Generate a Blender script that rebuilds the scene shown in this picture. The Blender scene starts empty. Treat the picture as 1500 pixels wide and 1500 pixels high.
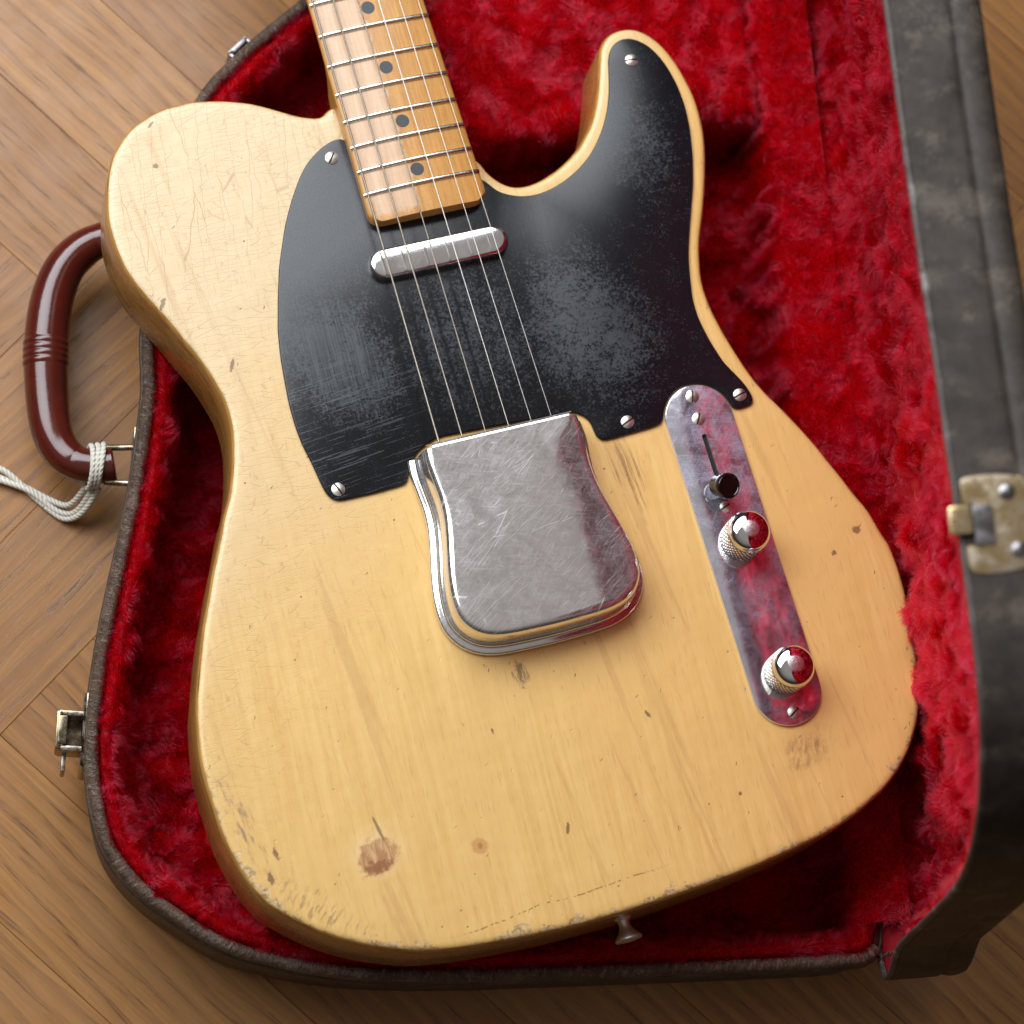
import bpy, bmesh, math, random
import numpy as np
from mathutils import Vector, Matrix
from mathutils.geometry import delaunay_2d_cdt

S = 0.001                      # every shape below is written in millimetres
scene = bpy.context.scene
COL = scene.collection
rng = np.random.default_rng(7)
random.seed(7)

# ------------------------------------------------------------------ camera
cam_d = bpy.data.cameras.new('camera')
cam = bpy.data.objects.new('camera', cam_d)
COL.objects.link(cam)
cam.matrix_world = Matrix(((0.987476, -0.039387, -0.152776, -0.22684),
                           (0.0, 0.968338, -0.249644, -0.37067),
                           (0.157771, 0.246517, 0.95621, 1.52878),
                           (0, 0, 0, 1)))
cam_d.sensor_width = 36.0
cam_d.lens = 4848.6 / 1500 * 36.0
cam_d.clip_start = 0.02
cam_d.clip_end = 50
cam_d.dof.use_dof = True
cam_d.dof.focus_distance = 1.480
cam_d.dof.aperture_fstop = 8.5
scene.camera = cam

# ------------------------------------------------------------------ light
world = bpy.data.worlds.new("World")
scene.world = world
world.use_nodes = True
bgn = world.node_tree.nodes['Background']
# the room: dim walls, a paler ceiling overhead
wn = world.node_tree.nodes
w_tc = wn.new('ShaderNodeTexCoord'); w_sep = wn.new('ShaderNodeSeparateXYZ'); w_ramp = wn.new('ShaderNodeValToRGB')
world.node_tree.links.new(w_tc.outputs['Generated'], w_sep.inputs[0])
world.node_tree.links.new(w_sep.outputs[2], w_ramp.inputs[0])
world.node_tree.links.new(w_ramp.outputs[0], bgn.inputs[0])
w_ramp.color_ramp.elements[0].position = 0.35; w_ramp.color_ramp.elements[0].color = (0.036, 0.030, 0.026, 1)
w_ramp.color_ramp.elements[1].position = 0.92; w_ramp.color_ramp.elements[1].color = (0.30, 0.272, 0.252, 1)
bgn.inputs[1].default_value = 1.0

def window(name, direction, dist, w, h, power, colour):
    ld = bpy.data.lights.new(name, 'AREA')
    ld.shape = 'RECTANGLE'; ld.size = w; ld.size_y = h
    ld.energy = power; ld.color = colour; ld.spread = math.radians(115)
    o = bpy.data.objects.new(name, ld)
    COL.objects.link(o)
    d = Vector(direction).normalized()
    o.location = d * dist + Vector((0, 0, 0.08))
    o.rotation_euler = d.to_track_quat('Z', 'Y').to_euler()
    return o
window('window_light', (-0.42, 0.54, 0.74), 1.20, 1.6, 0.80, 14.0, (0.91, 0.955, 1.0))

scene.view_settings.view_transform = 'Standard'
scene.view_settings.look = 'None'
scene.view_settings.exposure = 0.0
scene.view_settings.gamma = 1.0
scene.cycles.max_bounces = 10
scene.cycles.use_denoising = True
scene.cycles_curves.shape = 'RIBBONS'

# ------------------------------------------------------------------ traced outlines (mm)
BODY= [(-28.0,243.5),(-30.8,240.6),(-35.3,237.4),(-43.5,239.9),(-50.0,243.4),(-61.3,249.7),(-69.3,252.9),(-78.3,255.5),(-87.6,257.2),(-92.3,257.6),(-103.8,257.0),(-112.8,254.5),(-121.6,250.3),(-129.6,243.1),(-134.4,236.7),(-138.4,227.8),(-140.7,220.2),(-142.7,211.5),(-143.3,203.2),(-142.7,192.3),(-140.7,182.2),(-137.3,173.4),(-132.9,164.0),(-128.6,155.3),(-125.0,146.5),(-121.4,138.7),(-118.5,130.8),(-116.0,121.6),(-114.6,114.0),(-114.6,104.5),(-116.0,95.9),(-119.4,83.7),(-123.8,72.4),(-128.8,63.3),(-134.6,51.2),(-140.1,40.3),(-145.4,28.9),(-150.7,17.5),(-155.3,6.0),(-159.5,-5.6),(-163.3,-16.5),(-166.1,-29.2),(-167.7,-39.1),(-168.2,-49.2),(-168.0,-62.9),(-167.2,-75.7),(-164.8,-88.0),(-161.2,-99.0),(-156.9,-107.5),(-152.0,-113.1),(-145.3,-119.5),(-134.3,-128.2),(-121.7,-135.6),(-109.7,-140.9),(-98.5,-144.9),(-84.5,-147.8),(-70.1,-149.6),(-51.8,-151.1),(-33.2,-152.1),(-14.3,-152.3),(7.6,-151.7),(28.9,-150.5),(50.5,-148.8),(72.6,-145.8),(92.6,-142.3),(108.4,-137.5),(123.6,-130.6),(135.0,-122.7),(143.8,-113.6),(150.9,-102.8),(155.4,-92.6),(157.5,-84.3),(159.9,-73.4),(162.5,-57.6),(164.5,-41.8),(164.3,-24.5),(161.9,-15.2),(159.8,-5.3),(156.0,3.7),(152.4,13.3),(149.0,21.6),(144.7,32.4),(136.6,49.0),(129.7,61.5),(125.7,70.9),(122.6,81.2),(119.5,93.9),(117.3,107.1),(117.1,118.2),(119.1,128.8),(122.7,140.1),(128.8,153.7),(135.4,171.2),(139.8,186.0),(141.6,198.0),(141.7,209.4),(140.3,219.0),(138.4,227.2),(135.4,235.4),(131.1,242.4),(126.0,247.1),(120.5,249.4),(113.9,249.3),(108.8,247.2),(104.6,242.8),(102.4,237.9),(98.2,226.4),(94.2,217.0),(89.6,208.5),(83.9,201.3),(77.7,195.3),(70.1,190.3),(63.0,187.0),(54.8,184.4),(47.6,183.9),(41.7,185.6),(36.9,189.8),(33.7,194.6),(31.5,199.6)]
GUARD_A= [(-28.9,224.6),(-34.4,223.7),(-41.2,220.4),(-47.9,215.4),(-53.1,209.3),(-59.4,199.8),(-65.3,189.2),(-69.6,179.4),(-73.5,170.2),(-78.3,155.1),(-82.3,141.0),(-84.6,128.3),(-85.8,116.9),(-86.8,106.6),(-86.9,95.1),(-86.2,86.4),(-84.3,77.1),(-83.0,67.3),(-82.0,61.9),(-80.3,58.8),(-78.2,57.4),(-73.1,57.4),(-60.4,57.2),(-47.5,57.7),(-44.5,58.0),(-43.3,63.2),(-36.4,71.4),(-26.1,75.6),(38.4,72.7),(44.2,68.0),(44.9,65.1),(45.0,61.1),(45.5,57.3),(47.8,56.1),(57.5,56.4),(70.9,56.9),(76.3,56.9)]
GUARD_B= [(110.7,56.4),(112.9,55.9),(120.1,56.2),(122.2,57.1),(122.6,58.7),(121.6,63.0),(119.9,68.1),(113.9,79.1),(110.7,91.1),(108.9,102.4),(109.1,111.6),(111.4,123.1),(113.4,131.6),(116.8,141.3),(121.9,154.0),(127.0,166.8),(131.0,179.9),(133.8,193.4),(134.9,204.5),(134.5,215.2),(132.9,224.1),(130.6,231.1),(127.1,237.5),(122.0,242.2),(117.0,244.0),(112.3,243.2),(108.8,240.8),(106.1,236.4),(103.9,228.3),(101.4,219.6),(97.8,210.9),(93.5,203.4),(88.1,196.2),(82.2,190.1),(75.2,185.1),(67.6,181.2),(59.7,178.5),(52.0,177.4),(45.2,178.1),(39.5,180.3),(35.0,183.0),(32.0,187.5),(30.9,189.4)]
RIM= [(-92.5,259.0),(-107.6,245.0),(-124.4,227.9),(-138.5,209.8),(-148.9,186.2),(-156.9,150.2),(-161.0,113.2),(-162.5,89.3),(-161.2,64.7),(-163.1,43.1),(-164.8,27.1),(-168.2,2.9),(-173.0,-22.8),(-177.4,-48.3),(-180.1,-69.1),(-181.7,-85.9),(-182.5,-99.3),(-181.4,-115.6),(-178.5,-132.4),(-173.8,-146.9),(-165.9,-158.9),(-154.5,-169.8),(-141.0,-178.9),(-126.4,-187.7),(-114.2,-192.9),(-99.6,-196.5),(-90.5,-198.5),(-66.1,-201.6),(-41.7,-202.4),(-11.0,-201.9),(19.9,-200.4),(69.8,-197.7),(120.3,-194.9),(147.9,-193.1),(165.9,-191.6)]


# ------------------------------------------------------------------ node helper
class Mat:
    def __init__(self, name):
        self.m = bpy.data.materials.new(name)
        self.m.use_nodes = True
        self.nt = self.m.node_tree
        self.b = self.nt.nodes['Principled BSDF']
        self._mm = None
    def node(self, t, ins=None, **props):
        n = self.nt.nodes.new(t)
        for k, v in props.items():
            setattr(n, k, v)
        for k, v in (ins or {}).items():
            self.put(n.inputs[k], v)
        return n
    def put(self, sock, v):
        if isinstance(v, bpy.types.NodeSocket):
            self.nt.links.new(v, sock)
        elif v is not None:
            if hasattr(sock, 'default_value') and isinstance(v, tuple) and len(v) == 3 and sock.type == 'RGBA':
                v = (*v, 1)
            sock.default_value = v
    def set(self, **kw):
        for k, v in kw.items():
            self.put(self.b.inputs[k.replace('_', ' ')], v)
    def mm(self):                               # object coordinates in millimetres
        if self._mm is None:
            tc = self.node('ShaderNodeTexCoord')
            self._mm = self.node('ShaderNodeVectorMath', {0: tc.outputs['Object'], 1: (1000, 1000, 1000)}, operation='MULTIPLY').outputs[0]
        return self._mm
    def uv(self):
        return self.node('ShaderNodeUVMap').outputs[0]
    def map(self, v, scale=(1, 1, 1), rot=0, loc=(0, 0, 0)):
        r = self.node('ShaderNodeMapping', {0: v, 'Rotation': (0, 0, math.radians(rot))}).outputs[0]
        return self.node('ShaderNodeMapping', {0: r, 'Location': loc, 'Scale': scale}).outputs[0]
    def noise(self, v, scale=1, detail=3, rough=0.55, dist=0.0, col=False):
        n = self.node('ShaderNodeTexNoise', {'Vector': v, 'Scale': scale, 'Detail': detail, 'Roughness': rough, 'Distortion': dist})
        return n.outputs['Color' if col else 'Fac']
    def voro(self, v, scale=1, feature='F1', out='Distance', rand=1.0, dims='3D'):
        n = self.node('ShaderNodeTexVoronoi', feature=feature, voronoi_dimensions=dims)
        self.put(n.inputs['Vector'], v); self.put(n.inputs['Scale'], scale); self.put(n.inputs['Randomness'], rand)
        return n.outputs[out]
    def ma(self, op, a, b=0.5, c=None, clamp=False):
        n = self.node('ShaderNodeMath', operation=op, use_clamp=clamp)
        self.put(n.inputs[0], a); self.put(n.inputs[1], b)
        if c is not None: self.put(n.inputs[2], c)
        return n.outputs[0]
    def step(self, v, lo, hi, a=0.0, b=1.0):    # smooth step, any direction
        n = self.node('ShaderNodeMapRange', {'Value': v, 'From Min': lo, 'From Max': hi, 'To Min': a, 'To Max': b}, interpolation_type='SMOOTHSTEP')
        return n.outputs[0]
    def mix(self, f, a, b, mode='MIX'):
        n = self.node('ShaderNodeMix', data_type='RGBA', blend_type=mode)
        self.put(n.inputs[0], f); self.put(n.inputs[6], a); self.put(n.inputs[7], b)
        return n.outputs[2]
    def mixf(self, f, a, b):
        n = self.node('ShaderNodeMix', data_type='FLOAT')
        self.put(n.inputs[0], f); self.put(n.inputs[2], a); self.put(n.inputs[3], b)
        return n.outputs[0]
    def xyz(self, v):
        return self.node('ShaderNodeSeparateXYZ', {0: v}).outputs
    def attr(self, name):
        return self.node('ShaderNodeAttribute', attribute_name=name).outputs['Fac']
    def bump(self, h, strength=0.5, dist=0.0005, normal=None):
        n = self.node('ShaderNodeBump', {'Height': h, 'Strength': strength, 'Distance': dist})
        if normal is not None: self.put(n.inputs['Normal'], normal)
        return n.outputs[0]
    def spot(self, x, y, rx, ry, rot=0, wob=0.5, nscale=0.15, soft=0.35):
        """mask of a ragged patch at (x, y) mm on the x-y face"""
        p = self.node('ShaderNodeMapping', {0: self.mm(), 'Location': (x, y, 0), 'Rotation': (0, 0, math.radians(rot)), 'Scale': (rx, ry, 1e6)}, vector_type='TEXTURE').outputs[0]
        d = self.node('ShaderNodeVectorMath', {0: p}, operation='LENGTH').outputs['Value']
        n = self.noise(self.mm(), nscale, 4, 0.65)
        d = self.ma('ADD', d, self.ma('MULTIPLY', self.ma('SUBTRACT', n, 0.5), wob * 2))
        return self.step(d, 1.0, 1.0 - soft)

# ------------------------------------------------------------------ mesh helpers
def link(o, parent=None):
    COL.objects.link(o)
    if parent is not None: o.parent = parent
    return o
def make(name, verts, faces, mats, parent=None, smooth=35, fmat=None, recalc=True, uvs=None, attrs=None):
    me = bpy.data.meshes.new(name)
    v = np.asarray(verts, float) * S
    me.from_pydata(v.tolist(), [], [tuple(map(int, f)) for f in faces])
    for m in (mats if isinstance(mats, (list, tuple)) else [mats]):
        me.materials.append(m)
    if fmat is not None:
        me.polygons.foreach_set('material_index', np.asarray(fmat, np.int32))
    if attrs:
        for k, a in attrs.items():
            at = me.attributes.new(k, 'FLOAT', 'POINT'); at.data.foreach_set('value', np.asarray(a, np.float32))
    if uvs is not None:                          # per-vertex uv, in mm
        lay = me.uv_layers.new(name='UVMap')
        li = np.empty(len(me.loops), np.int32); me.loops.foreach_get('vertex_index', li)
        lay.data.foreach_set('uv', np.asarray(uvs, np.float32)[li].ravel())
    if recalc:
        bm = bmesh.new(); bm.from_mesh(me)
        bmesh.ops.recalc_face_normals(bm, faces=bm.faces)
        bm.to_mesh(me); bm.free()
    if smooth:
        me.polygons.foreach_set('use_smooth', np.ones(len(me.polygons), bool))
        if smooth < 180: me.set_sharp_from_angle(angle=math.radians(smooth))
    me.update()
    return link(bpy.data.objects.new(name, me), parent)
def empty(name, loc=(0, 0, 0), parent=None):
    o = bpy.data.objects.new(name, None)
    o.empty_display_size = 0.02
    o.location = Vector(loc) * S
    return link(o, parent)
def tag(o, label=None, cat=None, group=None, kind=None):
    if label: o['label'] = label
    if cat: o['category'] = cat
    if group: o['group'] = group
    if kind: o['kind'] = kind
    return o

def smooth_path(pts, step, closed=True, iters=2, keep=None):
    """Catmull-Rom through pts, resampled every `step` mm"""
    P = np.asarray(pts, float); n = len(P)
    out = []
    rngi = range(n if closed else n - 1)
    for i in rngi:
        if closed: p0, p1, p2, p3 = P[i - 1], P[i], P[(i + 1) % n], P[(i + 2) % n]
        else: p0, p1, p2, p3 = P[max(i - 1, 0)], P[i], P[i + 1], P[min(i + 2, n - 1)]
        for t in np.linspace(0, 1, 12, endpoint=False):
            out.append(0.5 * ((2 * p1) + (p2 - p0) * t + (2 * p0 - 5 * p1 + 4 * p2 - p3) * t * t + (3 * p1 - p0 - 3 * p2 + p3) * t ** 3))
    if not closed: out.append(P[-1])
    Q = np.array(out)
    for _ in range(iters * 3):
        if closed: Q = 0.5 * Q + 0.25 * (np.roll(Q, 1, 0) + np.roll(Q, -1, 0))
        else: Q[1:-1] = 0.5 * Q[1:-1] + 0.25 * (Q[:-2] + Q[2:])
    R = np.vstack([Q, Q[:1]]) if closed else Q
    d = np.r_[0, np.cumsum(np.linalg.norm(np.diff(R, axis=0), axis=1))]
    m = max(8, int(round(d[-1] / step)))
    t = np.linspace(0, d[-1], m, endpoint=not closed)
    return np.stack([np.interp(t, d, R[:, k]) for k in range(P.shape[1])], 1)
def ccw(P):
    a = np.sum(P[:, 0] * np.roll(P[:, 1], -1) - np.roll(P[:, 0], -1) * P[:, 1])
    return P if a > 0 else P[::-1].copy()
def normals2(P, closed=True):                  # outward for a counter-clockwise loop
    if closed: t = np.roll(P, -1, 0) - np.roll(P, 1, 0)
    else: t = np.gradient(P, axis=0)
    t /= np.linalg.norm(t, axis=1)[:, None] + 1e-12
    return np.stack([t[:, 1], -t[:, 0]], 1)
def pip(pts, poly):
    x, y = pts[:, 0], pts[:, 1]; inside = np.zeros(len(pts), bool)
    px, py = poly[:, 0], poly[:, 1]; qx, qy = np.roll(px, -1), np.roll(py, -1)
    for i in range(len(poly)):
        c = ((py[i] > y) != (qy[i] > y))
        with np.errstate(divide='ignore', invalid='ignore'):
            inside ^= c & (x < (qx[i] - px[i]) * (y - py[i]) / (qy[i] - py[i] + 1e-20) + px[i])
    return inside
def dist_loop(pts, poly):
    A = poly; B = np.roll(poly, -1, 0); d = np.full(len(pts), 1e9)
    for a, b in zip(A, B):
        ab = b - a; t = np.clip(((pts - a) @ ab) / (ab @ ab + 1e-12), 0, 1)
        d = np.minimum(d, np.linalg.norm(pts - a - t[:, None] * ab, axis=1))
    return d
def fill(loop, grid, holes=(), jitter=0.25):
    """triangulate the inside of loop with inner points every `grid` mm; returns (xy points, triangles); loop points come first"""
    loops = [np.asarray(loop)] + [np.asarray(h) for h in holes]
    V = np.vstack(loops); E = []; k = 0
    for l in loops:
        E += [(k + i, k + (i + 1) % len(l)) for i in range(len(l))]; k += len(l)
    if grid:
        lo, hi = loops[0].min(0), loops[0].max(0)
        g = np.stack(np.meshgrid(np.arange(lo[0], hi[0], grid), np.arange(lo[1], hi[1], grid)), -1).reshape(-1, 2)
        g = g + rng.uniform(-jitter, jitter, g.shape) * grid
        ok = pip(g, loops[0])
        for h in holes: ok &= ~pip(g, h)
        g = g[ok]
        for l in loops: g = g[dist_loop(g, l) > grid * 0.6]
        V = np.vstack([V, g])
    r = delaunay_2d_cdt([Vector(p) for p in V.tolist()], E, [], 0, 1e-7)
    P = np.array([tuple(p) for p in r[0]]); T = np.array(r[2])
    c = P[T].mean(1); ok = pip(c, loops[0])
    for h in holes: ok &= ~pip(c, h)
    return P, T[ok]
def slab(loop, profile, top_grid=None, holes=(), bottom=True):
    """rings of the loop: profile = [(inset, z), ...] from the top face down; returns verts, faces, number of top-face faces"""
    loop = ccw(np.asarray(loop, float)); n2 = normals2(loop); n = len(loop)
    top = loop - n2 * profile[0][0]
    P, T = fill(top, top_grid, holes)
    V = [np.c_[P, np.full(len(P), profile[0][1])]]; F = [tuple(t) for t in T]; nt = len(F)
    prev = np.arange(n); base = len(P)
    for ins, z in profile[1:]:
        V.append(np.c_[loop - n2 * ins, np.full(n, z)])
        cur = base + np.arange(n); base += n
        F += [(prev[i], prev[(i + 1) % n], cur[(i + 1) % n], cur[i]) for i in range(n)]
        prev = cur
    if bottom: F.append(tuple(prev[::-1]))
    k = n
    for h in holes:                             # inner walls of the holes
        m = len(h); cur = base + np.arange(m); base += m
        V.append(np.c_[np.asarray(h), np.full(m, profile[-1][1])])
        F += [(k + (i + 1) % m, k + i, cur[i], cur[(i + 1) % m]) for i in range(m)]
        k += m
    return np.vstack(V), F, nt
def lathe(profile, seg=48):
    """profile [(r, z)] bottom to top -> verts, faces"""
    V = []; F = []; a = np.linspace(0, 2 * math.pi, seg, endpoint=False)
    rings = []
    for r, z in profile:
        if r < 1e-6: rings.append([len(V)]); V.append((0, 0, z))
        else:
            rings.append(list(range(len(V), len(V) + seg))); V += [(r * math.cos(t), r * math.sin(t), z) for t in a]
    for A, B in zip(rings, rings[1:]):
        for i in range(seg):
            j = (i + 1) % seg
            if len(A) == 1 and len(B) == 1: continue
            if len(A) == 1: F.append((A[0], B[j], B[i]))
            elif len(B) == 1: F.append((A[i], A[j], B[0]))
            else: F.append((A[i], A[j], B[j], B[i]))
    return np.array(V, float), F
def tube(path, radius, seg=12, closed=False, cap=True, flat=1.0, up=(0, 0, 1)):
    """sweep a circle (radius: number or one per point) along a 3-D path; uv = (length, angle) in mm"""
    P = np.asarray(path, float); n = len(P)
    R = np.full(n, radius, float) if np.isscalar(radius) else np.asarray(radius, float)
    T = (np.roll(P, -1, 0) - np.roll(P, 1, 0)) if closed else np.gradient(P, axis=0)
    T /= np.linalg.norm(T, axis=1)[:, None]
    U = np.asarray(up, float)
    N = np.cross(T, U); N /= np.linalg.norm(N, axis=1)[:, None] + 1e-9
    B = np.cross(N, T)
    a = np.linspace(0, 2 * math.pi, seg, endpoint=False)
    V = P[:, None] + R[:, None, None] * (np.cos(a)[None, :, None] * N[:, None] + flat * np.sin(a)[None, :, None] * B[:, None])
    L = np.r_[0, np.cumsum(np.linalg.norm(np.diff(P, axis=0), axis=1))]
    uv = np.stack([np.repeat(L, seg), np.tile(a * R.mean(), n)], 1)
    F = []
    for i in range(n if closed else n - 1):
        i2 = (i + 1) % n
        for j in range(seg):
            j2 = (j + 1) % seg
            F.append((i * seg + j, i2 * seg + j, i2 * seg + j2, i * seg + j2))
    if cap and not closed:
        F.append(tuple(range(seg))); F.append(tuple(range((n - 1) * seg, n * seg))[::-1])
    return V.reshape(-1, 3), F, uv
def join(parts):
    V = []; F = []; M_ = []; k = 0
    for p in parts:
        v, f = p[0], p[1]; m = p[2] if len(p) > 2 else 0
        V.append(np.asarray(v, float)); F += [tuple(np.asarray(x) + k) for x in f]; M_ += [m] * len(f); k += len(v)
    return np.vstack(V), F, M_
def rbox(sx, sy, sz, r=1.0, centre=(0, 0, 0)):
    """box with chamfered edges, standing on z = 0"""
    bm = bmesh.new(); bmesh.ops.create_cube(bm, size=1)
    for v in bm.verts: v.co = Vector((v.co.x * sx, v.co.y * sy, (v.co.z + .5) * sz))
    bmesh.ops.bevel(bm, geom=bm.edges[:], offset=r, segments=2, profile=.6, affect='EDGES')
    bm.verts.index_update()
    V = np.array([v.co[:] for v in bm.verts]) + np.array(centre); F = [tuple(v.index for v in f.verts) for f in bm.faces]; bm.free()
    return V, F
def field(x, y, seed, wl, octaves=3):
    """smooth pseudo-random field, about -1 to 1"""
    r = np.random.default_rng(seed); s = np.zeros_like(x); amp = 1.0; tot = 0
    for o in range(octaves):
        for _ in range(5):
            a = r.uniform(0, 2 * math.pi); k = 2 * math.pi / (wl / 2 ** o) * r.uniform(.6, 1.4)
            s += amp * np.sin(k * (x * math.cos(a) + y * math.sin(a)) + r.uniform(0, 6.28)); tot += amp * .5
        amp *= .55
    return s / tot * 1.1
def stadium(cx, cy, half_len, r, n=24, vertical=True):
    a = np.linspace(0, math.pi, n)
    if vertical:
        t = np.stack([cx + r * np.cos(a), cy + half_len - r + r * np.sin(a)], 1)
        b = np.stack([cx - r * np.cos(a), cy - half_len + r - r * np.sin(a)], 1)
        m = 12
        side = lambda p, q: p + (q - p) * np.linspace(0, 1, m + 2)[1:-1, None]
        return np.vstack([t, side(t[-1], b[0]), b, side(b[-1], t[0])])
    s = stadium(0, 0, half_len, r, n)
    return np.stack([cx - s[:, 1], cy + s[:, 0]], 1)

# ------------------------------------------------------------------ materials
def simple(name, col, rough=0.5, metal=0.0, spec=0.5, coat=0.0):
    m = Mat(name)
    m.set(Base_Color=col, Roughness=rough, Metallic=metal, Specular_IOR_Level=spec, Coat_Weight=coat)
    return m.m

def body_material(side=False):
    m = Mat('amber_lacquer' if side else 'blonde_lacquer')
    v = m.mm()
    g1 = m.noise(m.map(v, (0.30, 0.012, 0.3), rot=3), 1, 4, 0.6, 0.4)
    g2 = m.noise(m.map(v, (1.6, 0.05, 1.6), rot=2), 1, 3, 0.6)
    big = m.noise(v, 0.012, 3, 0.5)
    if side:
        base = m.mix(m.step(g1, 0.3, 0.7), (0.46, 0.245, 0.065), (0.33, 0.15, 0.032))
        base = m.mix(m.step(m.noise(m.map(v, (0.03, 0.03, 0.5)), 1, 4, 0.6), 0.5, 0.75), base, (0.16, 0.06, 0.012))
        m.set(Base_Color=base, Roughness=m.step(g2, 0.2, 0.8, 0.22, 0.38), Coat_Weight=0.4, Coat_Roughness=0.15)
        m.set(Normal=m.bump(g2, 0.1, 0.0004))
        return m.m
    x, y, z = m.xyz(v)
    base = m.mix(m.step(g1, 0.3, 0.7), (0.73, 0.475, 0.165), (0.65, 0.395, 0.118))
    base = m.mix(m.step(big, 0.35, 0.7), base, (0.68, 0.425, 0.14))
    # paler, greyer lacquer up on the shoulder, where it has checked all over
    pale = m.step(m.ma('ADD', m.ma('SUBTRACT', y, m.ma('MULTIPLY', x, 0.9)), m.ma('MULTIPLY', big, 120)), 130, 330)
    base = m.mix(m.ma('MULTIPLY', pale, 0.75), base, (0.62, 0.49, 0.31))
    # pores and long figure lines
    pore = m.step(m.noise(m.map(v, (1.3, 0.09, 1), rot=4), 1, 2, 0.5), 0.60, 0.72)
    base = m.mix(m.ma('MULTIPLY', pore, 0.30), base, (0.33, 0.17, 0.05))
    fig = m.step(m.noise(m.map(v, (0.10, 0.004, 0.1), rot=-6), 1, 5, 0.7, 0.6), 0.56, 0.66)
    base = m.mix(m.ma('MULTIPLY', fig, 0.34), base, (0.45, 0.24, 0.08))
    # lacquer checking
    warp = m.noise(v, 0.09, 3, 0.6, col=True)
    wv = m.node('ShaderNodeVectorMath', {0: v, 1: m.node('ShaderNodeVectorMath', {0: warp, 1: (5, 3, 0)}, operation='MULTIPLY').outputs[0]}, operation='ADD').outputs[0]
    c1 = m.voro(m.map(wv, (0.055, 0.42, 0), rot=-1), 1, 'DISTANCE_TO_EDGE', dims='2D')
    c2 = m.voro(m.map(wv, (0.15, 0.010, 0), rot=6), 1, 'DISTANCE_TO_EDGE', dims='2D')
    c3 = m.voro(m.map(wv, (0.25, 0.75, 0), rot=0), 1, 'DISTANCE_TO_EDGE', dims='2D')
    k1 = m.step(c1, 0.060, 0.0); k2 = m.step(c2, 0.022, 0.0); k3 = m.step(c3, 0.05, 0.0)
    area = m.ma('MULTIPLY', m.step(m.ma('ADD', m.ma('SUBTRACT', y, m.ma('MULTIPLY', x, 1.3)), m.ma('MULTIPLY', m.noise(v, 0.03, 3), 170)), 150, 275),
                m.step(m.noise(v, 0.045, 4, 0.6), 0.30, 0.50))
    a3 = m.ma('MULTIPLY', area, m.step(m.noise(v, 0.06, 2), 0.5, 0.62))
    crack = m.ma('MAXIMUM', m.ma('MULTIPLY', k1, m.ma('MULTIPLY', area, 0.55)), m.ma('MULTIPLY', k2, m.ma('MULTIPLY', m.step(m.ma('ADD', y, m.ma('MULTIPLY', x, -.6)), 190, 260), 0.9)))
    crack = m.ma('MAXIMUM', crack, m.ma('MULTIPLY', k3, m.ma('MULTIPLY', a3, 0.35)))
    base = m.mix(m.ma('MULTIPLY', crack, 0.62), base, (0.35, 0.20, 0.07))
    # scattered dings and dark nicks
    def nicks(scale, rot, thr, size, seed):
        mv = m.map(v, scale, rot=rot, loc=(seed, seed * .7, 0))
        ds = m.voro(mv, 1, 'F1', 'Distance', dims='2D')
        rc = m.voro(mv, 1, 'F1', 'Color', dims='2D')
        pick = m.ma('GREATER_THAN', m.node('ShaderNodeSeparateColor', {0: rc}).outputs[0], thr)
        return m.ma('MULTIPLY', m.step(ds, size, size * 0.5), pick)
    n = m.ma('MAXIMUM', nicks((0.13, 0.035, 1), 24, 0.84, 0.045, 3.1), nicks((0.03, 0.15, 1), -35, 0.86, 0.04, 8.3))
    n = m.ma('MAXIMUM', n, nicks((0.06, 0.012, 1), -12, 0.72, 0.016, 1.7))
    n = m.ma('MAXIMUM', n, nicks((0.10, 0.10, 1), 0, 0.90, 0.06, 5.5))
    n = m.ma('MULTIPLY', n, m.step(m.noise(v, 0.5, 3, 0.7), 0.38, 0.55))
    base = m.mix(m.ma('MULTIPLY', n, m.step(m.noise(v, 0.02, 2), 0.42, 0.58, 0.15, 0.9)), base, (0.20, 0.10, 0.035))
    # worn edge: grime and raw wood
    e = m.attr('edge')
    nz = m.noise(v, 0.16, 5, 0.7); nl = m.noise(v, 0.025, 2)
    lower = m.step(y, -20, -110)
    wid = m.ma('MULTIPLY', m.step(nl, 0.3, 0.7), m.mixf(lower, 2.2, 10.0))
    ew = m.step(m.ma('SUBTRACT', e, m.ma('MULTIPLY', m.ma('SUBTRACT', nz, 0.40), m.ma('MULTIPLY', wid, 3.2))), 1.2, 0.0)
    base = m.mix(m.ma('MULTIPLY', ew, m.mixf(lower, 0.25, 0.62)), base, m.mix(m.step(m.noise(v, 0.4, 4, 0.7), 0.42, 0.6), (0.62, 0.50, 0.32), (0.13, 0.075, 0.035)))
    rim = m.ma('MULTIPLY', m.step(m.ma('SUBTRACT', e, m.ma('MULTIPLY', nz, 5)), -0.8, -2.4), m.step(nl, 0.25, 0.6))
    base = m.mix(m.ma('MULTIPLY', rim, m.mixf(lower, 0.3, 0.85)), base, (0.10, 0.05, 0.02))
    # particular marks
    halo = m.spot(-104, -99, 17, 15, 10, 0.45, 0.12, 1.0)
    base = m.mix(m.ma('MULTIPLY', halo, 0.6), base, (0.82, 0.62, 0.36))
    st = m.spot(-104, -100, 10.0, 9.0, 10, 0.55, 0.22, 0.3)
    st = m.ma('MULTIPLY', st, m.step(m.noise(m.map(v, (0.75, 0.10, 1), rot=3), 1, 3, 0.7), 0.38, 0.66, 1.0, 0.40))
    base = m.mix(m.ma('MULTIPLY', st, 0.85), base, (0.33, 0.13, 0.035))
    base = m.mix(m.ma('MULTIPLY', m.spot(-106, -105.0, 8.5, 4.0, 8, 1.1, 0.35, 0.6), 0.75), base, (0.22, 0.065, 0.02))
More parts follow.
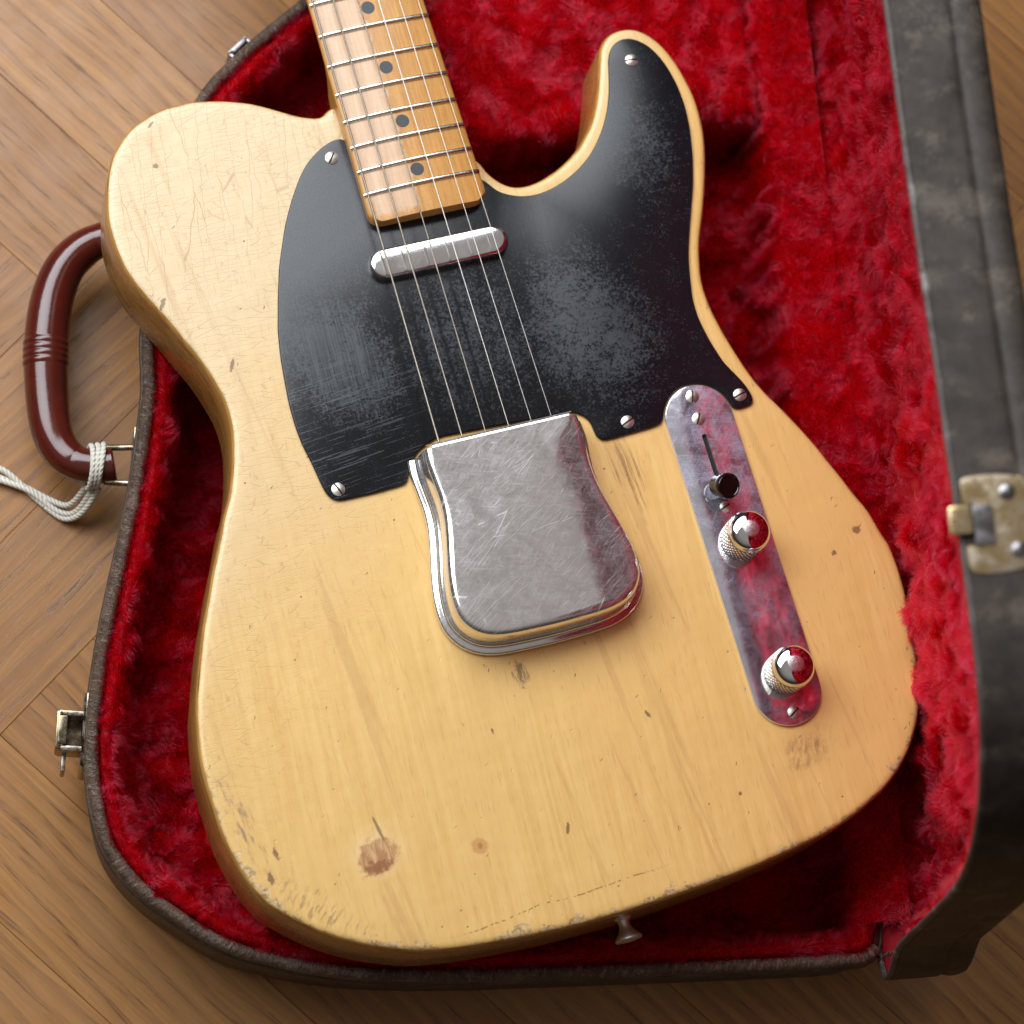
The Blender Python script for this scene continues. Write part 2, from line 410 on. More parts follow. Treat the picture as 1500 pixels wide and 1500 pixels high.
    base = m.mix(m.ma('MULTIPLY', m.spot(-101, -89, 0.9, 7, 10, 0.4, 0.3), 0.7), base, (0.12, 0.06, 0.02))
    s2 = m.ma('MULTIPLY', m.spot(-60, -107.5, 4.3, 4.3, 0, 0.35, 0.3), 0.6)
    base = m.mix(s2, base, (0.46, 0.20, 0.06))
    base = m.mix(m.ma('MULTIPLY', m.spot(-60, -107.5, 1.4, 1.6, 0, 0.4, 0.5), 0.5), base, (0.24, 0.1, 0.03))
    sm = m.ma('MULTIPLY', m.spot(96, -104, 17, 11, 15, 0.8, 0.13, 0.9), m.step(m.noise(m.map(v, (0.45, 0.12, 1), rot=20), 1, 4, 0.75), 0.36, 0.68))
    base = m.mix(m.ma('MULTIPLY', sm, 0.8), base, (0.25, 0.12, 0.045))
    wd = m.spot(54, 38, 10, 30, -2, 0.6, 0.09, 0.8)
    wdl = m.step(m.noise(m.map(v, (0.40, 0.016, 1), rot=-4), 1, 5, 0.75), 0.44, 0.60)
    base = m.mix(m.ma('MULTIPLY', m.ma('MULTIPLY', wd, wdl), 0.9), base, (0.26, 0.125, 0.04))
    un = m.ma('MULTIPLY', m.spot(-20, -38, 4.5, 7, 0, 0.8, 0.25, 0.5), m.step(m.noise(m.map(v, (0.7, 0.15, 1)), 1, 3, .7), .36, .58))
    base = m.mix(m.ma('MULTIPLY', un, 0.85), base, (0.14, 0.08, 0.035))
    ll = m.ma('MULTIPLY', m.spot(-157, -75, 7, 34, 12, 0.75, 0.10, 0.7), m.step(m.noise(m.map(v, (0.45, 0.10, 1), rot=-8), 1, 4, .7), .46, .66))
    base = m.mix(m.ma('MULTIPLY', ll, 0.8), base, (0.23, 0.14, 0.08))
    lb = m.ma('MULTIPLY', m.spot(-135, -116, 30, 9, -42, 0.8, 0.10, 0.8), m.step(m.noise(m.map(v, (0.5, 0.12, 1), rot=40), 1, 4, .7), .47, .66))
    base = m.mix(m.ma('MULTIPLY', lb, 0.7), base, (0.16, 0.095, 0.05))
    # long brown scratch row above the bottom edge
    xr = m.ma('ADD', m.ma('ADD', y, 139.5), m.ma('MULTIPLY', m.ma('ADD', x, 30), -0.06))
    row = m.ma('MULTIPLY', m.step(m.ma('ABSOLUTE', m.ma('ADD', xr, m.ma('MULTIPLY', m.ma('SUBTRACT', m.noise(v, 0.03, 2), .5), 6))), 0.5, 0.1),
               m.ma('MULTIPLY', m.step(x, -82, -70), m.ma('MULTIPLY', m.step(x, 25, 0), m.step(m.noise(v, 0.6, 1), .46, .52))))
    base = m.mix(m.ma('MULTIPLY', row, 0.8), base, (0.22, 0.10, 0.03))
    for (px, py, rx, ry, ro) in ((-115, 230, 1.5, 1.5, 0), (-129, 165.5, 1.2, 3.6, -30), (-106.5, 130, 1.0, 4.0, -25), (-112, 250, 0.8, 2.0, -50), (150.5, -12, 2.6, 2.2, 0), (136.7, -20, 1.6, 1.4, 0),
                                 (-20, -110, 1.0, 3.0, -20), (-150, 205, .8, 2.5, 10), (30, -70, .9, 2.2, 25), (-40, -60, .7, 1.6, 0), (-147, -88, 1.2, 3, 10), (-152, -98, 1.5, 3, 5), (60, -115, 1, 1, 0)):
        base = m.mix(m.ma('MULTIPLY', m.spot(px, py, rx, ry, ro, 0.9, 0.8), 0.85), base, (0.17, 0.09, 0.035))
    h = m.ma('SUBTRACT', m.ma('MULTIPLY', g2, 0.12), m.ma('ADD', m.ma('MULTIPLY', crack, 0.38), m.ma('MULTIPLY', n, 0.9)))
    h = m.ma('SUBTRACT', h, m.ma('MULTIPLY', ew, 0.35))
    soft = m.noise(v, 0.05, 2)
    nm = m.bump(soft, 0.25, 0.002)
    m.set(Base_Color=base, Roughness=m.step(m.noise(v, 0.25, 4, 0.65), 0.25, 0.75, 0.33, 0.48), Specular_IOR_Level=0.55,
          Normal=m.bump(h, 0.55, 0.00035, nm), Coat_Weight=0.35, Coat_Roughness=0.36)
    return m.m

def guard_material():
    m = Mat('black_bakelite'); v = m.mm()
    x, y, z = m.xyz(v)
    fine = m.noise(v, 0.85, 4, 0.8)
    mid = m.noise(v, 0.11, 4, 0.65)
    cl = m.noise(v, 0.03, 3, 0.6)
    def reg(cx, cy, rx, ry, rot=0):
        p = m.node('ShaderNodeMapping', {0: v, 'Location': (cx, cy, 0), 'Rotation': (0, 0, math.radians(rot)), 'Scale': (rx, ry, 1e6)}, vector_type='TEXTURE').outputs[0]
        d = m.node('ShaderNodeVectorMath', {0: p}, operation='LENGTH').outputs['Value']
        return m.step(d, 1.25, 0.35)
    r = m.ma('MAXIMUM', m.ma('MAXIMUM', reg(-58, 118, 27, 42, 14), m.ma('MULTIPLY', m.step(x, -20, -45), m.step(y, 88, 122, 0.1, 0.45))), m.ma('MULTIPLY', reg(56, 104, 36, 52, 8), 0.78))
    r = m.ma('MAXIMUM', r, m.ma('MULTIPLY', reg(104, 196, 22, 36, 10), 0.55))
    r = m.ma('MAXIMUM', r, m.ma('MULTIPLY', reg(0, 112, 40, 55, 0), 0.55))
    r = m.ma('MULTIPLY', r, m.step(m.ma('SUBTRACT', y, m.ma('MULTIPLY', x, -0.1)), 66, 112, 0.35, 1.0))
    grain = m.step(m.ma('ADD', m.ma('ADD', r, m.ma('MULTIPLY', m.ma('SUBTRACT', mid, 0.5), 0.9)), m.ma('MULTIPLY', m.ma('SUBTRACT', fine, 0.5), 3.4)), 0.22, 1.0)
    # worn streaks: along the strings and across them in arcs
    s1 = m.noise(m.map(v, (1.3, 0.03, 1), rot=2), 1, 3, 0.7)
    s2 = m.noise(m.map(v, (0.03, 1.1, 1), rot=-6), 1, 3, 0.7, 0.4)
    left = m.step(x, -15, -38)
    haze = m.ma('MULTIPLY', grain, m.step(cl, 0.2, 0.75, 0.55, 1.0))
    haze = m.ma('MULTIPLY', haze, m.mixf(left, 1.0, m.ma('ADD', 0.45, m.ma('MULTIPLY', m.step(s1, 0.35, 0.68), 0.75))))
    arcs = m.ma('MULTIPLY', m.ma('MULTIPLY', m.step(s2, 0.59, 0.63), left), m.step(y, 132, 105))
    spk = m.ma('MULTIPLY', m.step(m.voro(v, 0.85, 'F1', dims='2D'), 0.16, 0.05), m.step(mid, 0.45, 0.6))
    haze = m.ma('ADD', m.ma('ADD', haze, m.ma('MULTIPLY', arcs, 0.55)), m.ma('MULTIPLY', spk, 0.5), clamp=True)
    # darker tracks beside the strings: their cast shadows and dirt, painted in
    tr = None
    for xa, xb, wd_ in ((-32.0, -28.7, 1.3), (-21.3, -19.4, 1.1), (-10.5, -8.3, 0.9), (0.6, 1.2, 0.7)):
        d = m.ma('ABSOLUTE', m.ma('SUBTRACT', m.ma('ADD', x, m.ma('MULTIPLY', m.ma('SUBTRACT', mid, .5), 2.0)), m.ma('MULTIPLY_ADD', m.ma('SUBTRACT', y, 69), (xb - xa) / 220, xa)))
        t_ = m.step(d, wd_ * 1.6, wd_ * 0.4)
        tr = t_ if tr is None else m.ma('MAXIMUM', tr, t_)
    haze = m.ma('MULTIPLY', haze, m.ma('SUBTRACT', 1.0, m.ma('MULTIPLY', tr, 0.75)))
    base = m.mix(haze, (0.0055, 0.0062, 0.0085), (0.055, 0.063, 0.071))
    e = m.attr('edge')
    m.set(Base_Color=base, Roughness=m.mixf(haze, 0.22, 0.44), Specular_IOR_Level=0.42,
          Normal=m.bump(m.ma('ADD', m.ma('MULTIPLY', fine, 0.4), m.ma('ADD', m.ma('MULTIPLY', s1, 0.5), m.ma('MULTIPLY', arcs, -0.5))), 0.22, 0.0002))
    return m.m

def chrome_material(name, haze=0.5, scale=0.08, tint=(0.76, 0.76, 0.78), scratches=0.5, rough=(0.05, 0.30), rough_all=0.0):
    m = Mat(name); v = m.mm()
    c = m.noise(v, scale, 5, 0.68, 0.3)
    f = m.noise(v, 1.1, 4, 0.75, 1.5)
    h = m.step(m.ma('ADD', m.ma('MULTIPLY', c, 0.75), m.ma('MULTIPLY', f, 0.45)), 0.70 - haze * 0.35, 0.88 - haze * 0.2)
    def scr(sc, rot, loc, w):
        wv = m.node('ShaderNodeVectorMath', {0: v, 1: m.node('ShaderNodeVectorMath', {0: m.noise(v, 0.035, 2, col=True), 1: (16, 16, 0)}, operation='MULTIPLY').outputs[0]}, operation='ADD').outputs[0]
        d = m.voro(m.map(wv, sc, rot=rot, loc=loc), 1, 'DISTANCE_TO_EDGE', dims='2D')
        return m.ma('MULTIPLY', m.step(d, w, 0.0), m.step(m.noise(v, 0.07, 2), 0.47, 0.58))
    s = m.ma('MAXIMUM', scr((0.028, 0.26, 0), -32, (3, 7, 0), 0.030), scr((0.02, 0.16, 0), -24, (1, 2, 0), 0.018))
    s = m.ma('MAXIMUM', s, m.ma('MULTIPLY', scr((0.05, 0.42, 0), -48, (5, 1, 0), 0.035), 0.8))
    s = m.ma('MULTIPLY', s, scratches)
    col = m.mix(m.ma('MULTIPLY', h, 0.55), tint, (0.62, 0.62, 0.66))
    m.set(Metallic=1.0, Base_Color=col,
          Roughness=m.ma('ADD', m.mixf(h, rough[0], rough[1]), m.ma('MULTIPLY', s, 0.35), clamp=True),
          Normal=m.bump(m.ma('ADD', m.ma('MULTIPLY', f, 0.25), m.ma('MULTIPLY', s, -1.2)), 0.12 + 0.25 * scratches, 0.00015))
    return m.m

def hazy_chrome(name, tint, veil, amount, scale, lo=0.45, hi=0.75, scratches=1.0, rough=0.12, cloud=0.9, veil_y=None, relief=0.10):
    """old plated metal: mirror underneath, a veil of fine scuffs and dirt on top"""
    m = Mat(name); v = m.mm()
    c = m.noise(v, scale, 6, 0.72, 0.6)
    f = m.noise(v, 1.6, 5, 0.8, 2.0)
    hair = m.noise(m.map(v, (1.6, 0.10, 1), rot=40), 1, 3, 0.8, 1.2)
    hair2 = m.noise(m.map(v, (0.12, 1.9, 1), rot=15), 1, 3, 0.8, 1.2)
    k = m.ma('ADD', m.ma('MULTIPLY', c, cloud), m.ma('ADD', m.ma('MULTIPLY', f, 0.80 - 0.5 * cloud), m.ma('MULTIPLY', m.ma('MAXIMUM', hair, hair2), 0.80 - 0.5 * cloud)))
    h = m.ma('MULTIPLY', m.step(k, lo + 0.35, hi + 0.35), amount)
    if veil_y: h = m.ma('MULTIPLY', h, m.step(m.xyz(v)[1], *veil_y), clamp=True)  # scuff veil painted thicker higher up to mute the lid's red reflection
    def scr(sc, rot, loc, w, thr):
        wv = m.node('ShaderNodeVectorMath', {0: v, 1: m.node('ShaderNodeVectorMath', {0: m.noise(v, 0.03, 2, col=True), 1: (5, 5, 0)}, operation='MULTIPLY').outputs[0]}, operation='ADD').outputs[0]
        mv = m.map(wv, sc, rot=rot, loc=loc)
        d = m.voro(mv, 1, 'DISTANCE_TO_EDGE', dims='2D')
        return m.ma('MULTIPLY', m.step(d, w, 0.0), m.step(m.noise(v, 0.06, 2), thr, thr + 0.08))
    s = m.ma('MAXIMUM', scr((0.012, 0.22, 0), -33, (3, 7, 0), 0.018, 0.46), m.ma('MULTIPLY', scr((0.025, 0.6, 0), -38, (5, 1, 0), 0.03, 0.48), 0.6))
    s = m.ma('MULTIPLY', m.ma('MAXIMUM', s, m.ma('MULTIPLY', scr((0.014, 0.3, 0), -20, (9, 4, 0), 0.02, 0.48), 0.7)), scratches, clamp=True)
    veil_f = m.ma('MAXIMUM', h, m.ma('MULTIPLY', s, 0.8))
    m.set(Metallic=1.0, Base_Color=tint, Roughness=m.ma('ADD', rough, m.ma('MULTIPLY', h, 0.18)), Normal=m.bump(m.ma('MULTIPLY', f, 1.0), relief, 0.0001))
    d = m.node('ShaderNodeBsdfPrincipled', {'Base Color': veil, 'Roughness': 0.45, 'Metallic': 0.35, 'Specular IOR Level': 0.6})
    mx = m.node('ShaderNodeMixShader', {0: veil_f, 1: m.b.outputs[0], 2: d.outputs[0]})
    out = m.nt.nodes['Material Output']
    m.nt.links.new(mx.outputs[0], out.inputs[0])
    return m.m

def maple_material(front=True):
    m = Mat('maple_lacquer'); v = m.mm(); x, y, z = m.xyz(v)
    g = m.noise(m.map(v, (0.9, 0.05, 0.9), rot=1), 1, 4, 0.65)
    amber = m.mix(m.step(g, 0.3, 0.7), (0.56, 0.285, 0.075), (0.44, 0.20, 0.045))
    fl = m.noise(m.map(v, (0.7, 0.7, 0.7)), 1, 3, 0.7)
    amber = m.mix(m.ma('MULTIPLY', m.step(fl, 0.5, 0.7), 0.35), amber, (0.34, 0.15, 0.035))
    raw = m.mix(m.step(g, 0.3, 0.7), (0.63, 0.43, 0.28), (0.55, 0.35, 0.21))
    cross = m.noise(m.map(v, (0.05, 0.9, 0.9)), 1, 4, 0.7)
    raw = m.mix(m.ma('MULTIPLY', m.step(cross, 0.5, 0.7), 0.18), raw, (0.38, 0.22, 0.12))
    # the lacquer is played off between the bass edge and the third string
    edge_n = m.ma('MULTIPLY', m.ma('SUBTRACT', m.noise(v, 0.22, 3, 0.6), 0.5), 6)
    worn = m.ma('MULTIPLY', m.step(m.ma('ADD', x, edge_n), -3.2, -5.0), m.step(m.ma('ADD', x, m.ma('MULTIPLY', edge_n, .5)), -25.5, -24.0))
    worn = m.ma('MULTIPLY', worn, m.ma('MULTIPLY', m.step(z, 5.6, 6.6), m.step(m.ma('ADD', y, edge_n), 180, 183)))
    chips = m.step(m.noise(v, 0.33, 4, 0.7), 0.66, 0.70)
    worn = m.ma('MAXIMUM', worn, m.ma('MULTIPLY', m.ma('MULTIPLY', chips, m.step(z, 7.0, 8.0)), 0.35))
    base = m.mix(worn, amber, raw)
    dirt = m.step(m.noise(m.map(v, (0.5, 0.12, 0.5)), 1, 4, 0.7), 0.62, 0.8)
    base = m.mix(m.ma('MULTIPLY', dirt, 0.35), base, (0.16, 0.08, 0.03))
    h = m.ma('SUBTRACT', m.ma('MULTIPLY', g, 0.3), m.ma('MULTIPLY', worn, 0.5))
    m.set(Base_Color=base, Roughness=m.mixf(worn, 0.3, 0.5), Normal=m.bump(h, 0.35, 0.0003), Coat_Weight=0.1)
    return m.m

def leather_material(name, base, dark, wear, wear_amt, rough=0.42, wrinkle=False, crease=1.0, spec=0.5):
    m = Mat(name); v = m.mm()
    cell = m.voro(v, 0.9, 'DISTANCE_TO_EDGE')
    n = m.noise(v, 0.10, 4, 0.65)
    n2 = m.noise(v, 0.7, 3, 0.7)
    col = m.mix(m.step(n, 0.35, 0.7), base, dark)
    w = m.step(m.ma('ADD', m.noise(v, 0.06, 3), m.ma('MULTIPLY', n2, 0.5)), 0.78, 0.98)
    h = m.ma('ADD', m.ma('MULTIPLY', m.step(cell, 0, 0.12), 0.35), m.ma('MULTIPLY', n2, 0.35))
    if wrinkle:
        u = m.uv()
        wr = m.noise(m.map(u, (0.60, 0.13, 1), rot=14), 1, 3, 0.7, 0.8)
        wr2 = m.noise(m.map(u, (1.7, 0.5, 1), rot=-14), 1, 2, 0.7, 0.5)
        wm = m.ma('ADD', m.ma('MULTIPLY', wr, 0.65), m.ma('MULTIPLY', wr2, 0.45))
        h = m.ma('ADD', m.ma('MULTIPLY', wm, 3.2 * crease), m.ma('MULTIPLY', h, 0.4))
        w = m.ma('MAXIMUM', m.ma('MULTIPLY', w, 0.6), m.step(wm, 0.56, 0.70))
        col = m.mix(m.step(wm, 0.5, 0.36), col, (0.008, 0.006, 0.005))
    col = m.mix(m.ma('MULTIPLY', w, wear_amt), col, wear)
    m.set(Base_Color=col, Roughness=m.step(n2, 0.2, 0.8, rough - 0.06, rough + 0.12), Specular_IOR_Level=spec,
          Normal=m.bump(h, 0.7 if wrinkle else 0.45, 0.0008 if wrinkle else 0.0004))
    return m.m

def oak_material():
    m = Mat('oiled_oak')
    tc = m.node('ShaderNodeTexCoord')
    oi = m.node('ShaderNodeObjectInfo')
    rnd = oi.outputs['Random']
    v0 = m.node('ShaderNodeVectorMath', {0: tc.outputs['Object'], 1: (1000, 1000, 1000)}, operation='MULTIPLY').outputs[0]
    off = m.node('ShaderNodeCombineXYZ', {0: m.ma('MULTIPLY', rnd, 917), 1: m.ma('MULTIPLY', rnd, 533), 2: m.ma('MULTIPLY', rnd, 291)}).outputs[0]
    v = m.node('ShaderNodeVectorMath', {0: v0, 1: off}, operation='ADD').outputs[0]
    m._mm = v
    # cathedral figure: rings of a trunk cut at a shallow angle
    warp = m.noise(m.map(v, (0.006, 0.03, 0.03)), 1, 3, 0.55, col=True)
    wv = m.node('ShaderNodeVectorMath', {0: v, 1: m.node('ShaderNodeVectorMath', {0: warp, 1: (0, 18, 0)}, operation='MULTIPLY').outputs[0]}, operation='ADD').outputs[0]
    x, y, z = m.xyz(wv)
    ring = m.ma('ADD', m.ma('MULTIPLY', y, 0.11), m.ma('MULTIPLY', x, 0.006))
    saw = m.ma('FRACT', ring)
    late = m.ma('MULTIPLY', m.step(saw, 0.25, 0.9), m.step(saw, 1.0, 0.93))
    streak = m.noise(m.map(wv, (0.012, 0.40, 0.4)), 1, 5, 0.7)
    pore = m.step(m.noise(m.map(wv, (0.035, 0.95, 1)), 1, 3, 0.65), 0.56, 0.68)
    pore = m.ma('MULTIPLY', pore, m.ma('ADD', 0.22, m.ma('MULTIPLY', late, 0.95)))
    tone = m.noise(v, 0.008, 2)
    a = m.mix(rnd, (0.265, 0.107, 0.020), (0.40, 0.185, 0.044))
    col = m.mix(m.step(streak, 0.3, 0.72), a, m.mix(1.0, a, (0.72, 0.66, 0.60), 'MULTIPLY'))
    col = m.mix(m.ma('MULTIPLY', late, 0.45), col, (0.16, 0.066, 0.018))
    col = m.mix(m.ma('MULTIPLY', pore, 0.78), col, (0.070, 0.030, 0.012))
    col = m.mix(m.step(tone, 0.3, 0.8, 0.0, 0.35), col, (0.25, 0.12, 0.04))
    h = m.ma('SUBTRACT', m.ma('MULTIPLY', streak, 0.3), m.ma('MULTIPLY', pore, 0.8))
    m.set(Base_Color=col, Roughness=m.step(m.noise(v, 0.05, 3, 0.6), 0.3, 0.7, 0.36, 0.48), Specular_IOR_Level=0.52, Normal=m.bump(h, 0.35, 0.0004))
    return m.m

def plush_material():
    m = Mat('red_plush_pile')
    hi = m.node('ShaderNodeHairInfo')
    rnd = hi.outputs['Random']; t = hi.outputs['Intercept']
    col = m.mix(rnd, (0.92, 0.004, 0.020), (0.62, 0.0015, 0.008))
    hb = m.node('ShaderNodeBsdfHairPrincipled')
    hb.parametrization = 'COLOR'
    m.put(hb.inputs['Color'], col)
    m.put(hb.inputs['Roughness'], 0.17); m.put(hb.inputs['Radial Roughness'], 0.28)
    m.put(hb.inputs['IOR'], 1.30)
    m.nt.links.new(hb.outputs[0], m.nt.nodes['Material Output'].inputs[0])
    return m.m
def backing_material():
    m = Mat('red_plush_backing'); v = m.mm()
    n = m.noise(v, 0.2, 4, 0.7)
    m.set(Base_Color=m.mix(n, (0.16, 0.001, 0.005), (0.26, 0.003, 0.01)), Roughness=0.7, Specular_IOR_Level=0.2, Sheen_Weight=0.3, Sheen_Tint=(0.9, 0.05, 0.08))
    return m.m

def string_material(wound):
    m = Mat('wound_string_steel' if wound else 'plain_string_steel')
    m.set(Metallic=1.0, Base_Color=(0.46, 0.41, 0.34) if wound else (0.55, 0.52, 0.47), Roughness=0.34)
    if wound:
        u = m.xyz(m.uv())[0]
        w = m.ma('SINE', m.ma('MULTIPLY', u, 12.0))
        m.set(Normal=m.bump(w, 0.5, 0.0001))
    return m.m

MB = body_material(); MBS = body_material(True)
MG = guard_material()
MCOVER = hazy_chrome('scuffed_chrome', (0.84, 0.82, 0.81), (0.72, 0.71, 0.72), 0.42, 0.10, 0.30, 0.72, 0.9, 0.07, cloud=0.4, relief=0.03)
MPLATE = hazy_chrome('clouded_chrome', (0.80, 0.79, 0.83), (0.47, 0.48, 0.60), 0.80, 0.08, 0.26, 0.80, 0.3, 0.04, cloud=0.65, veil_y=(-75, 40, 0.55, 1.15), relief=0.05)
MCHROME = chrome_material('bright_chrome', 0.15, 0.1, scratches=0.15, rough=(0.03, 0.12))
MPICK = hazy_chrome('worn_chrome', (0.84, 0.84, 0.85), (0.55, 0.56, 0.58), 0.45, 0.12, 0.40, 0.85, 0.25, 0.08, cloud=0.8)
def knurl_material():
    m = Mat('knurled_chrome')
    g = m.attr('groove')
    m.set(Base_Color=m.mix(m.step(g, 0.10, 0.36), (0.02, 0.018, 0.014), (0.74, 0.70, 0.61)), Metallic=m.step(g, 0, 0.3, 0.5, 1.0), Roughness=m.step(g, 0, 0.4, 0.5, 0.15))
    return m.m
MKNURL = knurl_material()
MSCREW = chrome_material('aged_nickel', 0.6, 0.3, tint=(0.66, 0.60, 0.52), scratches=0.0, rough=(0.36, 0.55))
MFRET = chrome_material('nickel_silver', 0.3, 0.2, tint=(0.78, 0.77, 0.70), scratches=0.0, rough=(0.18, 0.34))
MMAPLE = maple_material()
MDOT = simple('black_dot', (0.03, 0.036, 0.042), 0.4)
MBLACK = simple('black_plastic', (0.006, 0.005, 0.005), 0.12, coat=0.4)
MDARK = simple('dark_cavity', (0.008, 0.007, 0.006), 0.8)
MSW = simple('wound_steel', (0.6, 0.6, 0.6), 0.3, 1.0)
MWOUND = string_material(True); MPLAIN = string_material(False)
MLEATHER = leather_material('brown_leatherette', (0.055, 0.036, 0.024), (0.032, 0.021, 0.015), (0.15, 0.115, 0.09), 0.35)
MLID = leather_material('worn_grey_brown_leatherette', (0.050, 0.038, 0.030), (0.026, 0.020, 0.016), (0.135, 0.105, 0.082), 0.65, 0.52, spec=0.3)
MPIPE = leather_material('wrinkled_brown_piping', (0.085, 0.046, 0.026), (0.050, 0.028, 0.017), (0.27, 0.22, 0.185), 0.55, 0.34, True)
MEDGE = leather_material('frayed_pale_edge', (0.075, 0.06, 0.052), (0.035, 0.027, 0.022), (0.34, 0.33, 0.32), 0.6, 0.5)
MOAK = oak_material()
MPILE = plush_material(); MBACK = backing_material()
def handle_material():
    m = Mat('maroon_handle_plastic'); v = m.mm()
    n = m.noise(v, 0.05, 4, 0.6); f = m.noise(v, 0.9, 3, .7)
    m.set(Base_Color=m.mix(m.step(n, 0.3, 0.7), (0.085, 0.011, 0.006), (0.060, 0.009, 0.006)), Roughness=m.step(f, .3, .7, 0.10, 0.17), Specular_IOR_Level=0.6,
          Normal=m.bump(m.ma('ADD', n, m.ma('MULTIPLY', f, .1)), 0.12, 0.001))
    return m.m
MHANDLE = handle_material()
MBRASS = chrome_material('aged_brass', 0.5, 0.12, tint=(0.62, 0.47, 0.24), scratches=0.1, rough=(0.22, 0.45))
MBRASSD = chrome_material('tarnished_brass', 0.5, 0.15, tint=(0.20, 0.155, 0.085), scratches=0.1, rough=(0.2, 0.45))
MIRON = chrome_material('dark_steel', 0.5, 0.15, tint=(0.16, 0.15, 0.15), scratches=0.0, rough=(0.3, 0.5))
def twine_material():
    m = Mat('cotton_twine'); u = m.uv()
    x, y, z = m.xyz(u)
    w = m.ma('SINE', m.ma('ADD', m.ma('MULTIPLY', x, 2.6), m.ma('MULTIPLY', y, 2.2)))
    n = m.noise(m.mm(), 0.8, 3, .7)
    m.set(Base_Color=m.mix(m.step(w, -1.0, 0.2), (0.50, 0.46, 0.37), m.mix(n, (0.66, 0.63, 0.54), (0.78, 0.76, 0.70))), Roughness=0.9, Normal=m.bump(m.ma('ADD', w, m.noise(m.mm(), 1.5, 3, .7)), 0.4, 0.0004))
    return m.m
MTWINE = twine_material()

# ------------------------------------------------------------------ floor
floor = make('floor', [(-1300, -1300, -4), (1300, -1300, -4), (1300, 1300, -4), (-1300, 1300, -4)], [(0, 1, 2, 3)], MDARK, smooth=0)
tag(floor, kind='structure')
PW, PL = 62.8, 300.0
def plank_mesh():
    c = 0.22
    V, F = [], []
    for ins, z in ((0.07, -3.9), (0.07, -c), (0.07 + c, 0)):
        V += [(ins, ins, z), (PL - ins, ins, z), (PL - ins, PW - ins, z), (ins, PW - ins, z)]
    for k in (0, 4):
        F += [(k + i, k + (i + 1) % 4, k + 4 + (i + 1) % 4, k + 4 + i) for i in range(4)]
    F.append((8, 9, 10, 11))
    return V, F
first = make('plank', *plank_mesh(), MOAK, floor, smooth=0)
A_ANG = math.radians(-41.3)
ax, bx = np.array([math.cos(A_ANG), math.sin(A_ANG)]), np.array([-math.sin(A_ANG), math.cos(A_ANG)])
C0 = np.array([-222.8, -88.0])
used = False
for i in range(-22, 23):
    for j in range(-6, 7):
        for kind in (0, 1):
            u, w = (i * PW + j * PL, i * PW - j * PL) if kind == 0 else (i * PW + j * PL, (i + 1) * PW - j * PL)
            cu, cw = (u + PL / 2, w + PW / 2) if kind == 0 else (u + PW / 2, w + PL / 2)
            ctr = C0 + ax * cu + bx * cw
            if np.linalg.norm(ctr - [0, 20]) > 640: continue
            o = first if not used else link(first.copy(), floor)
            used = True
            org = C0 + ax * u + bx * w
            if kind == 0: o.rotation_euler = (0, 0, A_ANG)
            else:
                org = org + ax * PW
                o.rotation_euler = (0, 0, A_ANG + math.pi / 2)
            o.location = Vector((org[0], org[1], -rng.uniform(0, 0.25))) * S

# ------------------------------------------------------------------ guitar
guitar = empty('electric_guitar')
guitar.matrix_world = Matrix(((0.958931, -0.283041, 0.018432, 0.01209), (0.282284, 0.958675, 0.035473, -0.03198),
                              (-0.02771, -0.028813, 0.999201, 0.10991), (0, 0, 0, 1)))
tag(guitar, 'worn blonde electric guitar with black pickguard and maple neck lying in the open case', 'guitar')

b_pts = BODY[2:] + [(26, 203), (0, 200), (-20, 205), (-24, 232), (-27, 240.5), (-31, 239.6)]
bl = ccw(smooth_path(b_pts, 2.2, iters=1))
prof = [(3.4, 0), (2.2, -0.2), (1.1, -0.75), (0.4, -1.6), (0, -3.0), (0, -20), (0, -41), (0.9, -43.2), (3, -44)]
V, F, nt = slab(bl, prof, top_grid=3.2)
edge = dist_loop(V[:, :2], bl); edge[V[:, 2] < -1.2] = 0; edge[V[:, 2] < -3] = 0
fm = []
for f in F:
    fm.append(0 if V[list(f)][:, 2].mean() > -1.0 else 1)
# shallow dents worn into the edge
body = make('body', V, F, [MB, MBS], guitar, smooth=30, fmat=fm, attrs={'edge': edge})

arc = [(94.6 + 16.9 * math.cos(math.radians(t)), 55.6 + 16.9 * math.sin(math.radians(t))) for t in range(172, -1, -8)]
g_pts = np.array(GUARD_A[:-1] + arc + GUARD_B + [(24, 195), (-20, 215)])
# resample straight, then round the corners only a little
def poly_resample(P, step):
    R = np.vstack([P, P[:1]]); d = np.r_[0, np.cumsum(np.linalg.norm(np.diff(R, axis=0), axis=1))]
    m = int(d[-1] / step); t = np.linspace(0, d[-1], m, endpoint=False)
    return np.stack([np.interp(t, d, R[:, k]) for k in (0, 1)], 1)
gl = poly_resample(g_pts, 1.2)
for _ in range(7): gl = .5 * gl + .25 * (np.roll(gl, 1, 0) + np.roll(gl, -1, 0))
V, F, nt = slab(gl, [(0.75, 1.75), (0.3, 1.62), (0.0, 1.25), (0, 0.03)], top_grid=None, bottom=False)
guard = make('pickguard', V, F, MG, guitar, smooth=30, attrs={'edge': dist_loop(V[:, :2], ccw(gl))})

